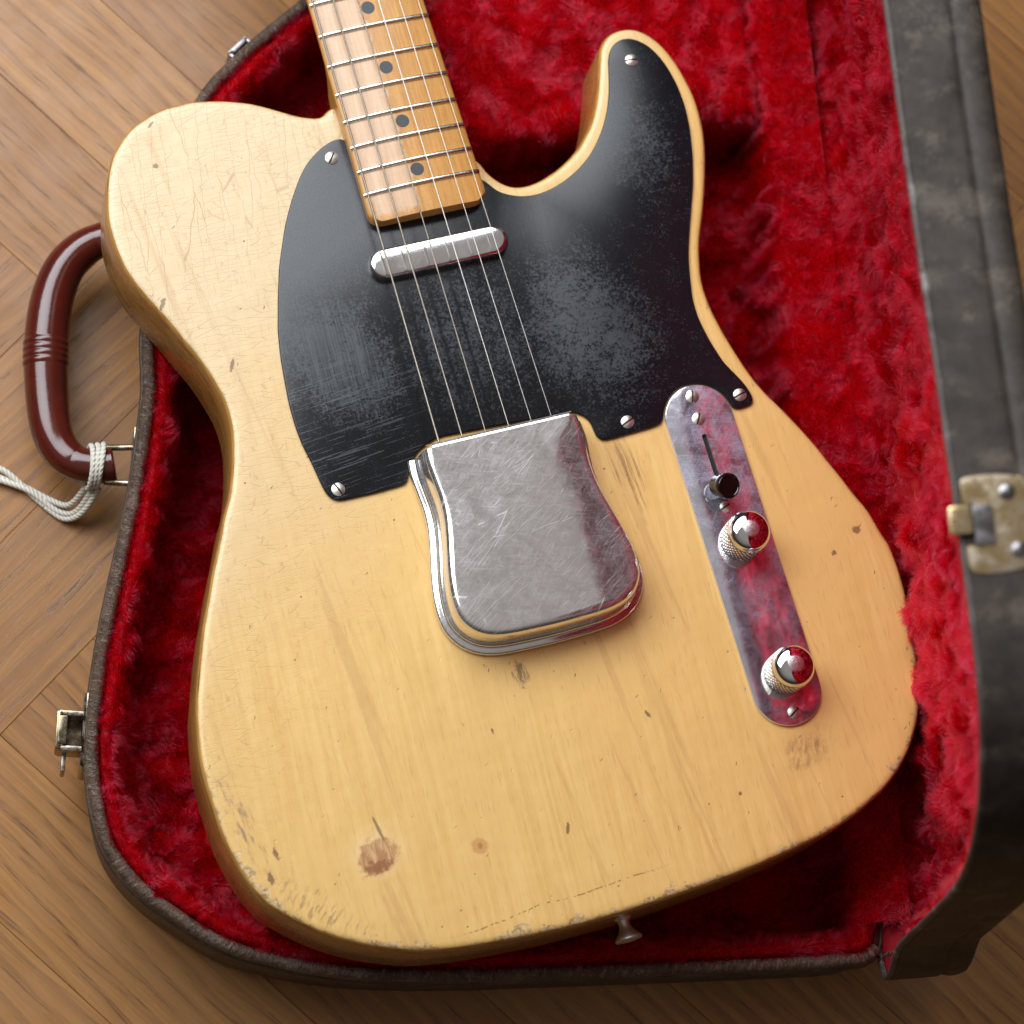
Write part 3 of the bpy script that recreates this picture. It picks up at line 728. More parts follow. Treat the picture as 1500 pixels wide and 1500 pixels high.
def screw_mesh(r, h, dome=0.8):
    """slotted oval-head screw: two half domes and the floor of the slot"""
    parts = []
    gap = r * 0.13
    for sgn in (1, -1):
        V = []; F = []
        nr, na = 5, 14
        for i in range(nr + 1):
            q = i / nr
            for j in range(na + 1):
                a = math.pi * j / na
                x = r * q * math.cos(a); y = r * q * math.sin(a)
                y = max(y, 0) * (r - gap) / r + gap
                zz = h + dome * (1 - q * q)
                V.append((x, sgn * y, zz))
        st = na + 1
        for i in range(nr):
            for j in range(na):
                F.append((i * st + j, i * st + j + 1, (i + 1) * st + j + 1, (i + 1) * st + j))
        k = len(V)                                 # skirt and slot wall
        rimv = [nr * st + j for j in range(na + 1)]
        V += [(V[q][0], V[q][1], 0) for q in rimv]
        F += [(rimv[j], rimv[j + 1], k + j + 1, k + j) for j in range(na)]
        line = [i * st + na for i in range(nr, 0, -1)] + [0] + [i * st for i in range(1, nr + 1)]
        k2 = len(V); V += [(V[q][0], V[q][1], h - 0.35) for q in line]
        F += [(line[j], line[j + 1], k2 + j + 1, k2 + j) for j in range(len(line) - 1)]
        parts.append((V, F, 0))
    a = np.linspace(0, 2 * math.pi, 20, endpoint=False)
    V = [(0.97 * r * math.cos(t), 0.97 * r * math.sin(t), h - 0.3) for t in a]
    parts.append((V, [tuple(range(20))], 1))  # slot floor painted dark for the shade down in it
    return join(parts)
sv, sf, sm_ = screw_mesh(3.0, 0.35)
scr0 = None
def screw(x, y, z, rot, parent, scale=1.0, tilt=0):
    global scr0
    if scr0 is None:
        scr0 = make('screw', sv, sf, [MSCREW, MDARK], parent, smooth=40, fmat=sm_, recalc=False); o = scr0
    else:
        o = link(scr0.copy(), parent)
    o.location = Vector((x, y, z)) * S
    o.rotation_euler = (math.radians(tilt), 0, math.radians(rot)); o.scale = (scale,) * 3
    return o
for x, y, r in ((-35.8, 215.6, 70), (-76.3, 62.4, -52), (116.4, 232.2, 10), (61.2, 61.8, 38), (116.4, 62.0, 30)):
    screw(x, y, 1.72, r - 16.5, guard)

# neck
def half_w(y): return (42.5 + (647.7 - y) / (647.7 - 185) * 13.8) / 2
ys = [178.2, 178.5, 179.1, 180.0, 181.2, 182.6, 184.2] + list(np.arange(188, 442, 6.0))
V = []; F = []; NT, NB = 17, 20
for y in ys:
    w = half_w(max(y, 184)) - (0 if y > 184 else 6.0 - math.sqrt(max(0, 36 - (184.2 - y) ** 2)))
    b = min(1, max(0, (y - 244) / 18)); b = b * b * (3 - 2 * b); ex = 0.22 + 0.78 * b
    dp = 22.5 - 1.5 * b
    end = 0.55 if y < 178.4 else 0.0
    for x in np.linspace(-w + 1.4, w - 1.4, NT):
        V.append((x, y, 9.5 - x * x / 368 - end))
    ze = 9.5 - w * w / 368
    for t in np.linspace(0.0, math.pi, NB):
        c, s_ = math.cos(t), math.sin(t)
        V.append((w * math.copysign(abs(c) ** ex, c), y, ze - 1.3 - dp * 0.95 * abs(s_) ** ex))
n = NT + NB
for i in range(len(ys) - 1):
    for j in range(n):
        j2 = (j + 1) % n
        F.append((i * n + j, i * n + j2, (i + 1) * n + j2, (i + 1) * n + j))
F.append(tuple(range(n))); F.append(tuple(range((len(ys) - 1) * n, len(ys) * n))[::-1])
neck = make('neck', V, F, MMAPLE, guitar, smooth=40)
for k in range(21, 6, -1):
    y = 647.7 * 2 ** (-k / 12)
    if y > 434: break
    w = half_w(y) - 0.5
    xs = np.linspace(-w, w, 21)
    drop = np.where(np.abs(xs) > w - 1.0, 0.5, 0)
    tv, tf, tu = tube(np.c_[xs, np.full(21, y), 9.5 - xs ** 2 / 368 + 0.25 - drop], 1.15, 10, flat=0.78)
    make('fret', tv, tf, MFRET, neck, smooth=60)
for k in (21, 19, 17, 15):
    y = 647.7 * 2 ** (-(k - .5) / 12) + 0.8
    v, f = lathe([(0, 0.0), (3.15, 0.0), (3.15, 0.06), (0, 0.07)], 28)
    d = make('position_marker', v + np.array([-0.6, y, 9.5 - 0.008]), f, MDOT, neck, smooth=30)

# neck pickup
V, F, nt = slab(stadium(-1.0, 159.4, 33.2, 7.3, 20, vertical=False), [(2.6, 6.9), (1.6, 6.75), (0.8, 6.3), (0.25, 5.5), (0, 4.4), (0, 1.6)], bottom=False)
make('neck_pickup', V, F, MPICK, guitar, smooth=50)

# bridge cover
half = [(67.0, 37.0), (60, 37.6), (52, 37.1), (44, 36.6), (36, 37.0), (28, 38.4), (20, 40.3), (12, 42.2), (4, 43.6), (-3, 44.1), (-9, 43.6), (-14, 41.7), (-18.6, 38.0), (-21.8, 33.0), (-23.6, 27.0), (-24.4, 20.0), (-24.8, 10), (-25.0, 0)]
path = [(-w, y) for y, w in half] + [(w, y) for y, w in half[-2::-1]]
cp = smooth_path(np.array(path), 1.6, closed=False, iters=1)
cn = normals2(cp, closed=False)
if np.dot(cn[len(cn) // 2], (0, -1)) < 0: cn = -cn
cprof = [(3.3, 0.1), (4.0, 0.5), (4.3, 1.3), (4.0, 2.3), (3.2, 2.9), (1.9, 3.1), (1.0, 3.5), (0.55, 4.4), (0.4, 6), (0.0, 11), (-0.3, 14), (-0.8, 16.2), (-1.8, 17.9), (-3.2, 18.8), (-4.8, 19.1)]
V = []; F = []; m = len(cp)
for d, z in cprof: V += [(p[0] + q[0] * d - 1.3, p[1] + q[1] * d, z) for p, q in zip(cp, cn)]
for k in range(len(cprof) - 1):
    F += [(k * m + i, k * m + i + 1, (k + 1) * m + i + 1, (k + 1) * m + i) for i in range(m - 1)]
top = list(range((len(cprof) - 1) * m, len(cprof) * m))
# top face and the rolled front lip
y_f = V[top[0]][1]
lip = []
NL = 24
xa, xb = V[top[0]][0], V[top[-1]][0]
prev = [top[-1]] + [len(V) + i for i in range(NL - 1)] + [top[0]]
V += [(xb + (xa - xb) * (i + 1) / NL, y_f, 19.1) for i in range(NL - 1)]
F.append(tuple(top) + tuple(prev[1:-1]))
for dy, dz in ((0.9, -0.12), (1.7, -0.55), (2.3, -1.3), (2.5, -2.4), (2.5, -3.6)):
    row = [len(V) + i for i in range(NL + 1)]
    ex = 2.2 * min(1, abs(dz) / 2.2)
    V += [(xb + ex + (xa - xb - 2 * ex) * i / NL, y_f + dy, 19.1 + dz) for i in range(NL + 1)]
    F += [(prev[i], prev[i + 1], row[i + 1], row[i]) for i in range(NL)]
    prev = row
make('bridge_cover', V, F, MCOVER, guitar, smooth=50)

# control plate
slot = stadium(94.1, 33.5, 14.5, 1.15, 10)
V, F, nt = slab(stadium(94.6, -10.1, 81.9, 16.1, 30), [(0.55, 1.75), (0.2, 1.65), (0, 1.3), (0, 0.03)], holes=[slot], bottom=False)
plate = make('control_plate', V, F, MPLATE, guitar, smooth=30)
make('switch_slot', *lathe([(0, 0), (1, 0), (1, 0.1), (0, 0.1)], 24), MDARK, plate, smooth=0)  # dark disc below the slot paints in the unlit hollow
plate.children[0].scale = (4, 18, 1); plate.children[0].location = Vector((94.1, 33.5, 0.25)) * S
screw(94.4, 66.6, 1.72, 75, plate); screw(94.8, -86.3, 1.72, 32, plate)
screw(93.9, 55.6, 1.72, 60, plate, 0.98); screw(93.4, 12.6, 1.72, 20, plate, 0.85)
# switch lever and tip
lev = empty('selector_switch', (94.1, 24, 1.5), guitar)
v, f = rbox(1.4, 4.2, 11, 0.3)
lv = make('switch_blade', v, f, MSW, lev, smooth=30)
lv.rotation_euler = (math.radians(26), math.radians(-8), 0); lv.location = Vector((-0.6, 1.5, 0)) * S
tipd = Vector((94.0 - 91.3, 18.3 - 22.0, 15.6 - 6.8))
v, f = lathe([(0, 0), (4.5, 0), (4.9, 0.4), (4.9, 5.2), (5.1, 5.4), (5.9, 6.0), (6.0, 6.8), (6.0, 8.7), (5.6, 9.3), (4.9, 9.5), (4.7, 9.25), (0, 9.2)], 40)
tp = make('switch_tip', v, f, MBLACK, lev, smooth=35)
tp.location = (Vector((91.3, 22.0, 6.8)) - Vector((94.1, 24, 1.5))) * S
tp.rotation_euler = tipd.to_track_quat('Z', 'Y').to_euler()

# knobs
def knurl_mesh():
    seg, rows = 216, 44
    V = []; F = []; g = []
    zs = np.linspace(0, 11.2, rows + 1)
    for z in zs:
        for j in range(seg):
            a = 2 * math.pi * j / seg
            u = j / seg * 30; w_ = z / 11.2 * 4.0
            d = min(abs(((u + w_) % 1) - .5), abs(((u - w_) % 1) - .5)) * 2
            env = min(1, min(z, 11.2 - z) / 0.7)
            r = 9.25 + 1.0 * min(d, 0.7) * env - 0.35 * (1 - env)
            V.append((r * math.cos(a), r * math.sin(a), z)); g.append(d if env > .5 else 1)
    for i in range(rows):
        for j in range(seg):
            j2 = (j + 1) % seg
            F.append((i * seg + j, i * seg + j2, (i + 1) * seg + j2, (i + 1) * seg + j))
    F.append(tuple(range(seg))[::-1]); F.append(tuple(range(rows * seg, (rows + 1) * seg)))
    return V, F, g
kv, kf, kg = knurl_mesh()
knob = make('knob', kv, kf, MKNURL, guitar, smooth=40, attrs={'groove': kg})
dprof = [(9.35, 11.15), (9.75, 11.3), (9.8, 11.7), (9.55, 12.0)] + [(9.4 * math.cos(t), 12.0 + 4.3 * math.sin(t) ** 0.9) for t in np.linspace(0.12, math.pi / 2 - 0.02, 16)] + [(0, 16.3)]
v, f = lathe(dprof, 64)
def dome_material():
    m = Mat('dome_chrome'); vv = m.mm(); x, y, z = m.xyz(vv)
    r = m.node('ShaderNodeVectorMath', {0: m.node('ShaderNodeCombineXYZ', {0: x, 1: y}).outputs[0]}, operation='LENGTH').outputs['Value']
    n = m.noise(vv, 1.3, 4, .75)
    w = m.ma('MULTIPLY', m.step(m.ma('ADD', r, m.ma('MULTIPLY', n, 2.2)), 5.6, 4.4), m.step(n, 0.35, 0.6, 0.55, 1))
    m.set(Metallic=1.0, Base_Color=(0.80, 0.80, 0.81), Roughness=m.mixf(w, 0.05, 0.34), Normal=m.bump(m.ma('MULTIPLY', n, w), 0.25, 0.0002))
    return m.m
make('dome_cap', v, f, dome_material(), knob, smooth=40)
knob.location = Vector((95.6, -4.2, 2.0)) * S; knob.scale = (1, 1, 1.22); knob.rotation_euler = (0, 0, 0.3)
k2 = link(knob.copy(), guitar)
k2.location = Vector((96.1, -68.4, 2.0)) * S; k2.rotation_euler = (0, 0, 1.1)
for ch in knob.children:
    c = link(ch.copy(), k2)

# strap button on the tail end
v, f = lathe([(0, 0), (5.0, 0), (5.0, 1.0), (3.4, 2.2), (3.1, 4.5), (3.6, 6.8), (5.6, 9.4), (7.3, 11.0), (7.6, 11.8), (7.0, 12.6), (4.5, 13.0), (3.6, 12.6), (0, 12.4)], 40)
sb = make('strap_button', v, f, MSCREW, guitar, smooth=35)
sb.location = Vector((-3.2, -151.3, -20)) * S; sb.rotation_euler = (math.radians(90), 0, 0); sb.scale = (0.84, 0.84, 0.88)

# strings
SX = [(-28.5, -25.2), (-17.8, -15.9), (-7.0, -4.8), (4.0, 4.6), (14.8, 14.2), (24.6, 22.9)]
for (xa, xb), r, wound in zip(SX, (0.54, 0.43, 0.33, 0.24, 0.19, 0.16), (1, 1, 1, 0, 0, 0)):
    P = []
    for y in np.linspace(0, 436, 60):
        x = xa + (xb - xa) * (y - 69) / 220
        P.append((x, y, 14.6 - 0.0085 * y - x * x / 430 + (0 if y > 20 else 0)))
    tv, tf, tu = tube(P, r, 8)
    make('string', tv, tf, MWOUND if wound else MPLAIN, guitar, smooth=180, uvs=tu)

# ------------------------------------------------------------------ case
case = empty('guitar_case', (0, 0, 0))
tag(case, 'open brown guitar case lined with crimson plush, maroon handle and standing lid', 'guitar case')
HP = np.array([176.07, -158.59]); PHI = math.radians(5); TH = math.radians(82)
hu = np.array([-math.sin(PHI), math.cos(PHI)])
def hl(s): return tuple(HP + hu * s)
right = [(172.5, -189.8), (177.0, -184.0)] + [hl(s) for s in (-10, 20, 60, 110, 160, 210, 260, 310, 350, 390, 430)]
rim_pts = RIM + right + [(131, 290), (113, 312), (88, 326), (74, 345), (70, 385), (68, 420), (8, 423), (-54, 423), (-54, 375), (-53, 335), (-61, 301), (-77, 275)]
rim = ccw(smooth_path(rim_pts, 4.0, iters=1))
rn = normals2(rim); NR = len(rim)
def ring_surface(loop, profile, grid=None, zfun=None, floor=True, closed=True):
    n2 = normals2(loop); n = len(loop); V = []; F = []
    for k, (ins, z) in enumerate(profile):
        V.append(np.c_[loop - n2 * ins, np.full(n, z)])
        if k:
            F += [((k - 1) * n + i, (k - 1) * n + (i + 1) % n, k * n + (i + 1) % n, k * n + i) for i in range(n)]
    if floor:
        inner = loop - n2 * profile[-1][0]
        P, T = fill(inner, grid)
        b = sum(len(v) for v in V)
        V.append(np.c_[P, np.full(len(P), profile[-1][1])])
        F += [tuple(t + b) for t in T]
    return np.vstack(V), F
V, F = ring_surface(rim, [(1.5, 59), (-1.0, 57.5), (-1.8, 40), (-1.2, 8), (1.0, 1.5), (5, 0.15)], None)
u = np.r_[0, np.cumsum(np.linalg.norm(np.diff(rim, axis=0), axis=1))]
shell = make('lower_shell', V, F, MLEATHER, case, smooth=50)
wob = 0.35 * np.sin(np.arange(NR) * 0.9) + 0.3 * np.sin(np.arange(NR) * 0.37 + 1)
rim3 = np.c_[rim + rn * (0.25 * wob)[:, None], 60.2 + 0.4 * np.roll(wob, 5)]
hs = (rim - HP) @ hu; ht = (rim - HP) @ np.array([-hu[1], hu[0]])
on_hinge = (np.abs(ht) < 6) & (hs > -24) & (hs < 445)
k_end = np.flatnonzero(on_hinge & ~np.roll(on_hinge, -1))[0]         # start after the hinge, go round to where it begins
order = np.roll(np.arange(NR), -(k_end + 1)); order = order[~on_hinge[order]]
tv, tf, tu = tube(rim3[order], 3.1, 16)
make('rim_piping', tv, tf, MPIPE, case, smooth=180, uvs=tu)
# stitched ledge under the piping
tv, tf, tu = tube(np.c_[rim + rn * 2.6, np.full(NR, 55.0)], 1.3, 8, closed=True)
make('rim_welt', tv, tf, MLEATHER, case, smooth=180, uvs=tu)

# lining of the lower shell
lp = [(3.2, 57.0), (4.6, 60.6), (7.2, 61.4), (9.5, 59.6), (11.5, 53), (12.8, 40), (14.5, 27), (19, 18.5), (27, 15)]
V, F = ring_surface(rim, lp, 5.0)
def rumple(V, amp, seed, zdir=True):
    a = field(V[:, 0], V[:, 1], seed, 60); b = field(V[:, 0], V[:, 1], seed + 1, 24)
    return amp * (0.6 * a + 0.5 * b)
lowm = V[:, 2] < 20
V[lowm, 2] += rumple(V[lowm], 5.0, 11)
midm = (V[:, 2] > 20) & (V[:, 2] < 63)
midm[:2 * NR] = False
V[midm, :2] += (np.stack([rumple(V[midm], 1.1, 21), rumple(V[midm], 1.1, 25)], 1))
lining = make('plush_lining', V, F, MBACK, case, smooth=180)
LV, LF = V, F

# padded accessory compartment at the neck end
acc = ccw(smooth_path([(-12, 197), (20, 200), (60, 206), (105, 212.5), (126, 214.5), (130, 219), (128, 245), (123, 280), (108, 303), (84, 316), (62, 332), (54, 372), (-38, 372), (-38, 335), (-36, 290), (-24, 235), (-18, 202)], 3.0, iters=1))
AV, AF = ring_surface(acc, [(-0.5, 12), (0, 30), (0.3, 48), (1.8, 53), (5, 55.5), (9, 56)], 5.0)
AV[AV[:, 2] > 46, 2] += rumple(AV[AV[:, 2] > 46], 2.8, 31)
make('accessory_compartment', AV, AF, MBACK, case, smooth=180)

# ------------------------------------------------------------------ lid
H0 = np.array([HP[0], HP[1], 62.0]); u3 = np.array([hu[0], hu[1], 0]); v3 = np.array([-math.cos(PHI), -math.sin(PHI), 0])
vd = v3 * math.cos(TH) + np.array([0, 0, 1]) * math.sin(TH)
nd = np.array([0, 0, 1]) * math.cos(TH) - v3 * math.sin(TH)
def lid3(P):
    P = np.asarray(P, float)
    return H0 + P[:, :1] * u3 + P[:, 1:2] * vd + P[:, 2:3] * nd
lid_pts = [(-34.5, -8), (-34.5, 60), (-34, 104), (-32, 204), (-29, 245), (-24, 271), (-15, 295), (-3, 313), (13, 327), (28, 333.5), (46, 336), (72, 335), (100, 332), (126, 329), (164, 325), (212, 318.5), (264, 314), (307, 311), (340, 303), (374, 290), (402, 270), (424, 243), (444, 207), (457, 150), (462, 80), (462, -8), (300, -8), (100, -8)]
lid_loop = ccw(smooth_path(lid_pts, 4.0, iters=1))
V, F, nt = slab(lid_loop, [(8, 37.5), (3.4, 36.6), (1.2, 34.8), (0.1, 31.5), (-0.2, 28), (0.3, 25.6), (1.0, 24.6), (0.9, 23.8), (0.2, 22.8), (0, 21), (0, 12), (0.1, 1.0), (1.2, 0.0), (3.0, 0.2)], top_grid=12, bottom=False)
dent = (V[:, 2] > 2) & (V[:, 2] < 22)
V[dent, 1] += 0.5 * field(V[dent, 0], V[dent, 2], 5, 50)
lid = make('lid', lid3(V), F, MLID, case, smooth=40)
ln2 = normals2(lid_loop)
tv, tf, tu = tube(np.c_[lid_loop - ln2 * 1.6, np.full(len(lid_loop), -0.2)], 1.5, 10, closed=True)
make('lid_edging', lid3(tv), tf, MEDGE, lid, smooth=180)
IV, IF = ring_surface(lid_loop, [(2.6, 1.2), (4.5, 2.0), (6.5, 5), (8.5, 12), (11, 19), (19, 25), (27, 27)], 5.5)
im = IV[:, 2] > 24
IV[im, 2] += rumple(IV[im] * np.array([1.7, 0.5, 1]), 6.5, 41)
make('lid_lining', lid3(IV), IF, MBACK, lid, smooth=180)

# brass hasp on the lid's free edge
def on_edge(parts):                             # local (along, across, out) -> lid coordinates around s = 86
    V, F, M_ = join(parts)
    return lid3(np.c_[V[:, 0] + 90.0, V[:, 2] + 333.2, V[:, 1] + 2.6]), F, M_
pl = ccw(smooth_path([(-18, -1), (-19, 6), (-18, 18), (-14, 24), (14, 24), (18, 18), (19, 6), (18, -1), (15, -2.2), (8, -2.2), (7.2, 0), (6.5, 2), (-6.5, 2), (-7.2, 0), (-8, -2.2), (-15, -2.2)], 1.2, iters=1))
pv, pf, _ = slab(pl, [(1.4, 2.6), (0.6, 2.4), (0, 1.6), (0, -0.6)])
parts = [(pv, pf, 0)]
bv, bf = rbox(15, 7.5, 3.2, .5, (-0.5, 5.0, 1.0)); parts.append((bv, bf, 1))
tv_, tf_ = rbox(11, 8.5, 3.2, 1.4, (2.2, -3.2, 0.4)); parts.append((tv_, tf_, 0))
for x, y in ((11.5, 15), (-10.5, 17)):
    rv, rf = lathe([(0, 2.4), (3.2, 2.4), (3.0, 3.2), (1.6, 4.0), (0, 4.2)], 20); parts.append((rv + np.array([x, y, 0]), rf, 1))
V, F, fm = on_edge(parts)
make('hasp', V, F, [MBRASS, MIRON], lid, smooth=35, fmat=fm)

# ------------------------------------------------------------------ latches on the lower shell
def build_latch():
    t = empty('latch', (0, 0, 0), case)
    # x = out of the wall, y = along the wall, z = up
    pl = ccw(smooth_path([(-16, 16), (-17, 24), (-17, 50), (-14, 57), (14, 57), (17, 50), (17, 24), (16, 16), (10, 13), (-10, 13)], 1.5, iters=1))
    v, f, _ = slab(pl, [(1.8, 2.4), (0.8, 2.2), (0, 1.2), (0, -1.0)])
    v = np.c_[v[:, 2], v[:, 0], v[:, 1]]
    make('latch_plate', v, f, MBRASSD, t, smooth=35)
    parts = []
    for p in (rbox(11.5, 2.4, 17, .6, (7.0, 8.0, 33)), rbox(11.5, 2.4, 17, .6, (7.0, -8.0, 33)), rbox(2.6, 17.5, 18, .9, (12.6, 0, 33)), rbox(9, 14, 2.2, .5, (6, 0, 33)), rbox(4.0, 13, 2.0, .6, (11.0, 0, 49.6))):
        parts.append((p[0], p[1]))
    V, F, _ = join(parts)
    make('latch_lever', V, F, MBRASSD, t, smooth=35)
    v, f = rbox(2.0, 9, 17, .7, (9.5, 12.5, 24))
    make('latch_tongue', v, f, MBRASSD, t, smooth=35)
    return t
lt = build_latch()
lt.location = Vector((-184.2, -94.5, 0)) * S; lt.rotation_euler = (0, 0, math.radians(180 - 2))
lt2 = link(lt.copy(), case)
for ch in list(lt.children):
    q = link(ch.copy(), lt2)
    q.material_slots[0].link = 'OBJECT'; q.material_slots[0].material = MIRON
lt2.scale = (0.55, 0.7, 0.8); lt2.location = Vector((-118.0, 237.5, 6)) * S; lt2.rotation_euler = (0, 0, math.radians(180 - 42.5))

# handle
hp = smooth_path(np.array([(-176, 148, 32), (-186.5, 147.2, 30), (-195, 145, 28), (-203.5, 139.5, 26), (-210.5, 130, 25), (-215.3, 114, 24), (-216.8, 91.6, 24), (-215.6, 70, 24), (-213.2, 53, 25), (-208.5, 42.5, 26), (-201, 35.8, 28), (-192, 34.2, 29), (-183.2, 35.4, 30)]), 1.0, closed=False, iters=3)
hp[:, 0] += 8.3; hp[:, 1] += 0.6
L = np.r_[0, np.cumsum(np.linalg.norm(np.diff(hp, axis=0), axis=1))]; L /= L[-1]
rad = 8.2 + 2.3 * np.sin(np.pi * np.clip((L - .12) / .76, 0, 1)) ** 0.7
rad[L > .93] = 8.0; rad[-1] = 7.4
k0 = np.argmin(np.abs(hp[:, 1] - 90) + (hp[:, 0] > -203) * 99)
for i in range(len(hp)):
    d = (i - k0)
    if abs(d) <= 6: rad[i] += 0.15 + 0.38 * math.cos(d * 2 * math.pi / 3.0)
fine = np.linspace(0, len(hp) - 1, len(hp) * 3)
hp3 = np.stack([np.interp(fine, np.arange(len(hp)), hp[:, k]) for k in range(3)], 1)
d3 = fine - k0
r3 = np.interp(fine, np.arange(len(hp)), 8.2 + 2.3 * np.sin(np.pi * np.clip((L - .12) / .76, 0, 1)) ** 0.7)
r3 += np.where(np.abs(d3) <= 6.2, 0.10 + 0.36 * np.abs(np.sin(d3 * math.pi / 3.1)), 0)
r3[-1] -= 0.8; r3[-2] -= 0.3
tv, tf, tu = tube(hp3, r3, 32)
handle = make('handle', tv, tf, MHANDLE, case, smooth=50)
for y0, x1 in ((35.6, -163), (148, -163)):
    parts = []
    for dz in (6.5, -6.5):
        p = np.array([(-188 if y0 < 100 else -178, y0 + 8.2 + (0 if dz > 0 else -16.5), 30), (-181, y0 + 8.5 + (0 if dz > 0 else -17), 30), (-174, y0 + 8.6 + (0 if dz > 0 else -17.2), 31), (x1 - 4, y0 + 7 + (0 if dz > 0 else -14), 32)])
        v, f, _ = tube(smooth_path(p, 1.0, closed=False), 1.5, 10); parts.append((v, f))
    V, F, _ = join(parts); V[:, 0] += 8.3; make('handle_loop', V, F, MIRON if y0 > 100 else MBRASSD, handle, smooth=180)
    v, f = rbox(2.2, 30, 30, .9, ((-166.0 if y0 < 100 else -159.5), y0 - 1, 18)); make('handle_bracket', v, f, MBRASSD, handle, smooth=35)

# ------------------------------------------------------------------ twine tied round the handle
def twist(path, r=1.25): return tube(smooth_path(np.array(path, float), 1.2, closed=False), r, 10)
parts = []; uvs = []
for dx, ph in ((-1.8, 0), (0.6, .5), (3.0, 1.0)):
    a = np.linspace(0, 2 * math.pi, 40)
    cx, cy, cz = -193.0 + dx, 34.2 + 0.2 * dx, 28.9
    loop = np.c_[cx + 1.3 * np.sin(a + ph) , cy + 10.0 * np.cos(a), cz + 9.9 * np.sin(a)]
    tv, tf, tu = tube(loop[:-1], 1.25, 10, closed=True, up=(1, 0, 0)); parts.append((tv, tf)); uvs.append(tu)
for path in ([(-196, 26, 22), (-203, 20, 10), (-212, 24, 3), (-226, 31, 1.6), (-242, 36, 1.5), (-262, 39, 1.5), (-290, 36, 1.5)],
             [(-193, 25, 22), (-200, 17, 9), (-209, 19, 2.8), (-222, 28, 3.4), (-238, 33.5, 3.2), (-252, 41, 2.6), (-270, 47, 1.5), (-292, 52, 1.5)],
             [(-214, 21, 1.5), (-220, 26, 1.6), (-232, 36, 3.6), (-241, 40, 3.8), (-250, 46, 1.8), (-254, 53, 1.5), (-262, 60, 1.5)],
             [(-190, 25, 24), (-197, 16, 12), (-205, 15, 3), (-214, 21, 1.5)]):
    tv, tf, tu = twist(path, 1.45); parts.append((tv, tf)); uvs.append(tu)
V, F, _ = join(parts); V[:, 0] += 8.3; V[:, 1] += 0.6
tw = make('twine', V, F, MTWINE, None, smooth=180, uvs=np.vstack(uvs))
tag(tw, 'loose cream cotton twine wound round the end of the maroon handle', 'string')

# ------------------------------------------------------------------ plush pile
def make_pile(name, V, F, parent, density, length, seed, keep=None, lean=1.0, comb=None):
    r = np.random.default_rng(seed)
    T = []
    for f in F:
        f = list(f)
        for k in range(1, len(f) - 1): T.append((f[0], f[k], f[k + 1]))
    T = np.array(T); A, B, C = V[T[:, 0]], V[T[:, 1]], V[T[:, 2]]
    nrm = np.cross(B - A, C - A); ar = np.linalg.norm(nrm, axis=1) / 2
    ctr = (A + B + C) / 3
    if keep is not None: ar = ar * keep(ctr)
    cnt = r.poisson(ar * density)
    idx = np.repeat(np.arange(len(T)), cnt); n = len(idx)
    a, b = r.random(n), r.random(n); sw = a + b > 1; a[sw], b[sw] = 1 - a[sw], 1 - b[sw]
    P = A[idx] + (B - A)[idx] * a[:, None] + (C - A)[idx] * b[:, None]
    # area-weighted vertex normals, interpolated by triangle
    vn = np.zeros_like(V)
    for k in range(3): np.add.at(vn, T[:, k], nrm)
    vn /= np.linalg.norm(vn, axis=1)[:, None] + 1e-12
    N = (vn[T[:, 0]] + vn[T[:, 1]] + vn[T[:, 2]])[idx]; N /= np.linalg.norm(N, axis=1)[:, None] + 1e-12
    return P, N, r
def lay_pile(name, P, N, r, parent, length, lean, comb, seed):
    n = len(P)
    # combed and crushed: the lie of the nap swirls from place to place
    q = P if abs(N[:, 2]).mean() > .3 else P[:, [1, 2, 0]]
    ang = 2.6 * field(q[:, 0], q[:, 1], seed, 85, 2) + 2.4 * field(q[:, 0], q[:, 1], seed + 3, 26, 3)
    tilt = 0.90 + 0.80 * field(q[:, 0], q[:, 1], seed + 7, 26, 3) * lean
    tilt = np.clip(tilt + r.normal(0, 0.10, n), 0.25, 1.38)
    clump = field(q[:, 0], q[:, 1], seed + 9, 9, 2)
    ref = np.asarray(comb, float)
    t1 = ref - N * (N @ ref)[:, None]; t1 /= np.linalg.norm(t1, axis=1)[:, None] + 1e-9
    t2 = np.cross(N, t1)
    an = ang + r.normal(0, 0.22, n) + 0.35 * clump
    D = t1 * np.cos(an)[:, None] + t2 * np.sin(an)[:, None]
    Lg = length * r.uniform(0.75, 1.12, n) * (1 + 0.18 * clump)
    pts = np.empty((n, 4, 3)); pts[:, 0] = P - N * 0.3
    for k, (s_, fr) in enumerate(((0.35, 0.45), (0.7, 0.95), (1.0, 1.25)), 1):
        tl = np.clip(tilt * fr, 0, 1.5)
        pts[:, k] = pts[:, k - 1] + (N * np.cos(tl)[:, None] + D * np.sin(tl)[:, None]) * (Lg * 0.36)[:, None]
    pts[:, 3] += r.normal(0, 0.25, (n, 3))
    hc = bpy.data.hair_curves.new(name)
    hc.add_curves([4] * n)
    hc.attributes['position'].data.foreach_set('vector', (pts * S).astype(np.float32).ravel())
    ra = hc.attributes.get('radius') or hc.attributes.new('radius', 'FLOAT', 'POINT')
    rad = np.tile(np.array([0.17, 0.16, 0.13, 0.05]), n) * np.repeat(r.uniform(.8, 1.2, n), 4)
    ra.data.foreach_set('value', (rad * S).astype(np.float32))
    hc.materials.append(MPILE)
    o = link(bpy.data.objects.new(name, hc), parent)
    tag(o, kind='stuff')
    return o

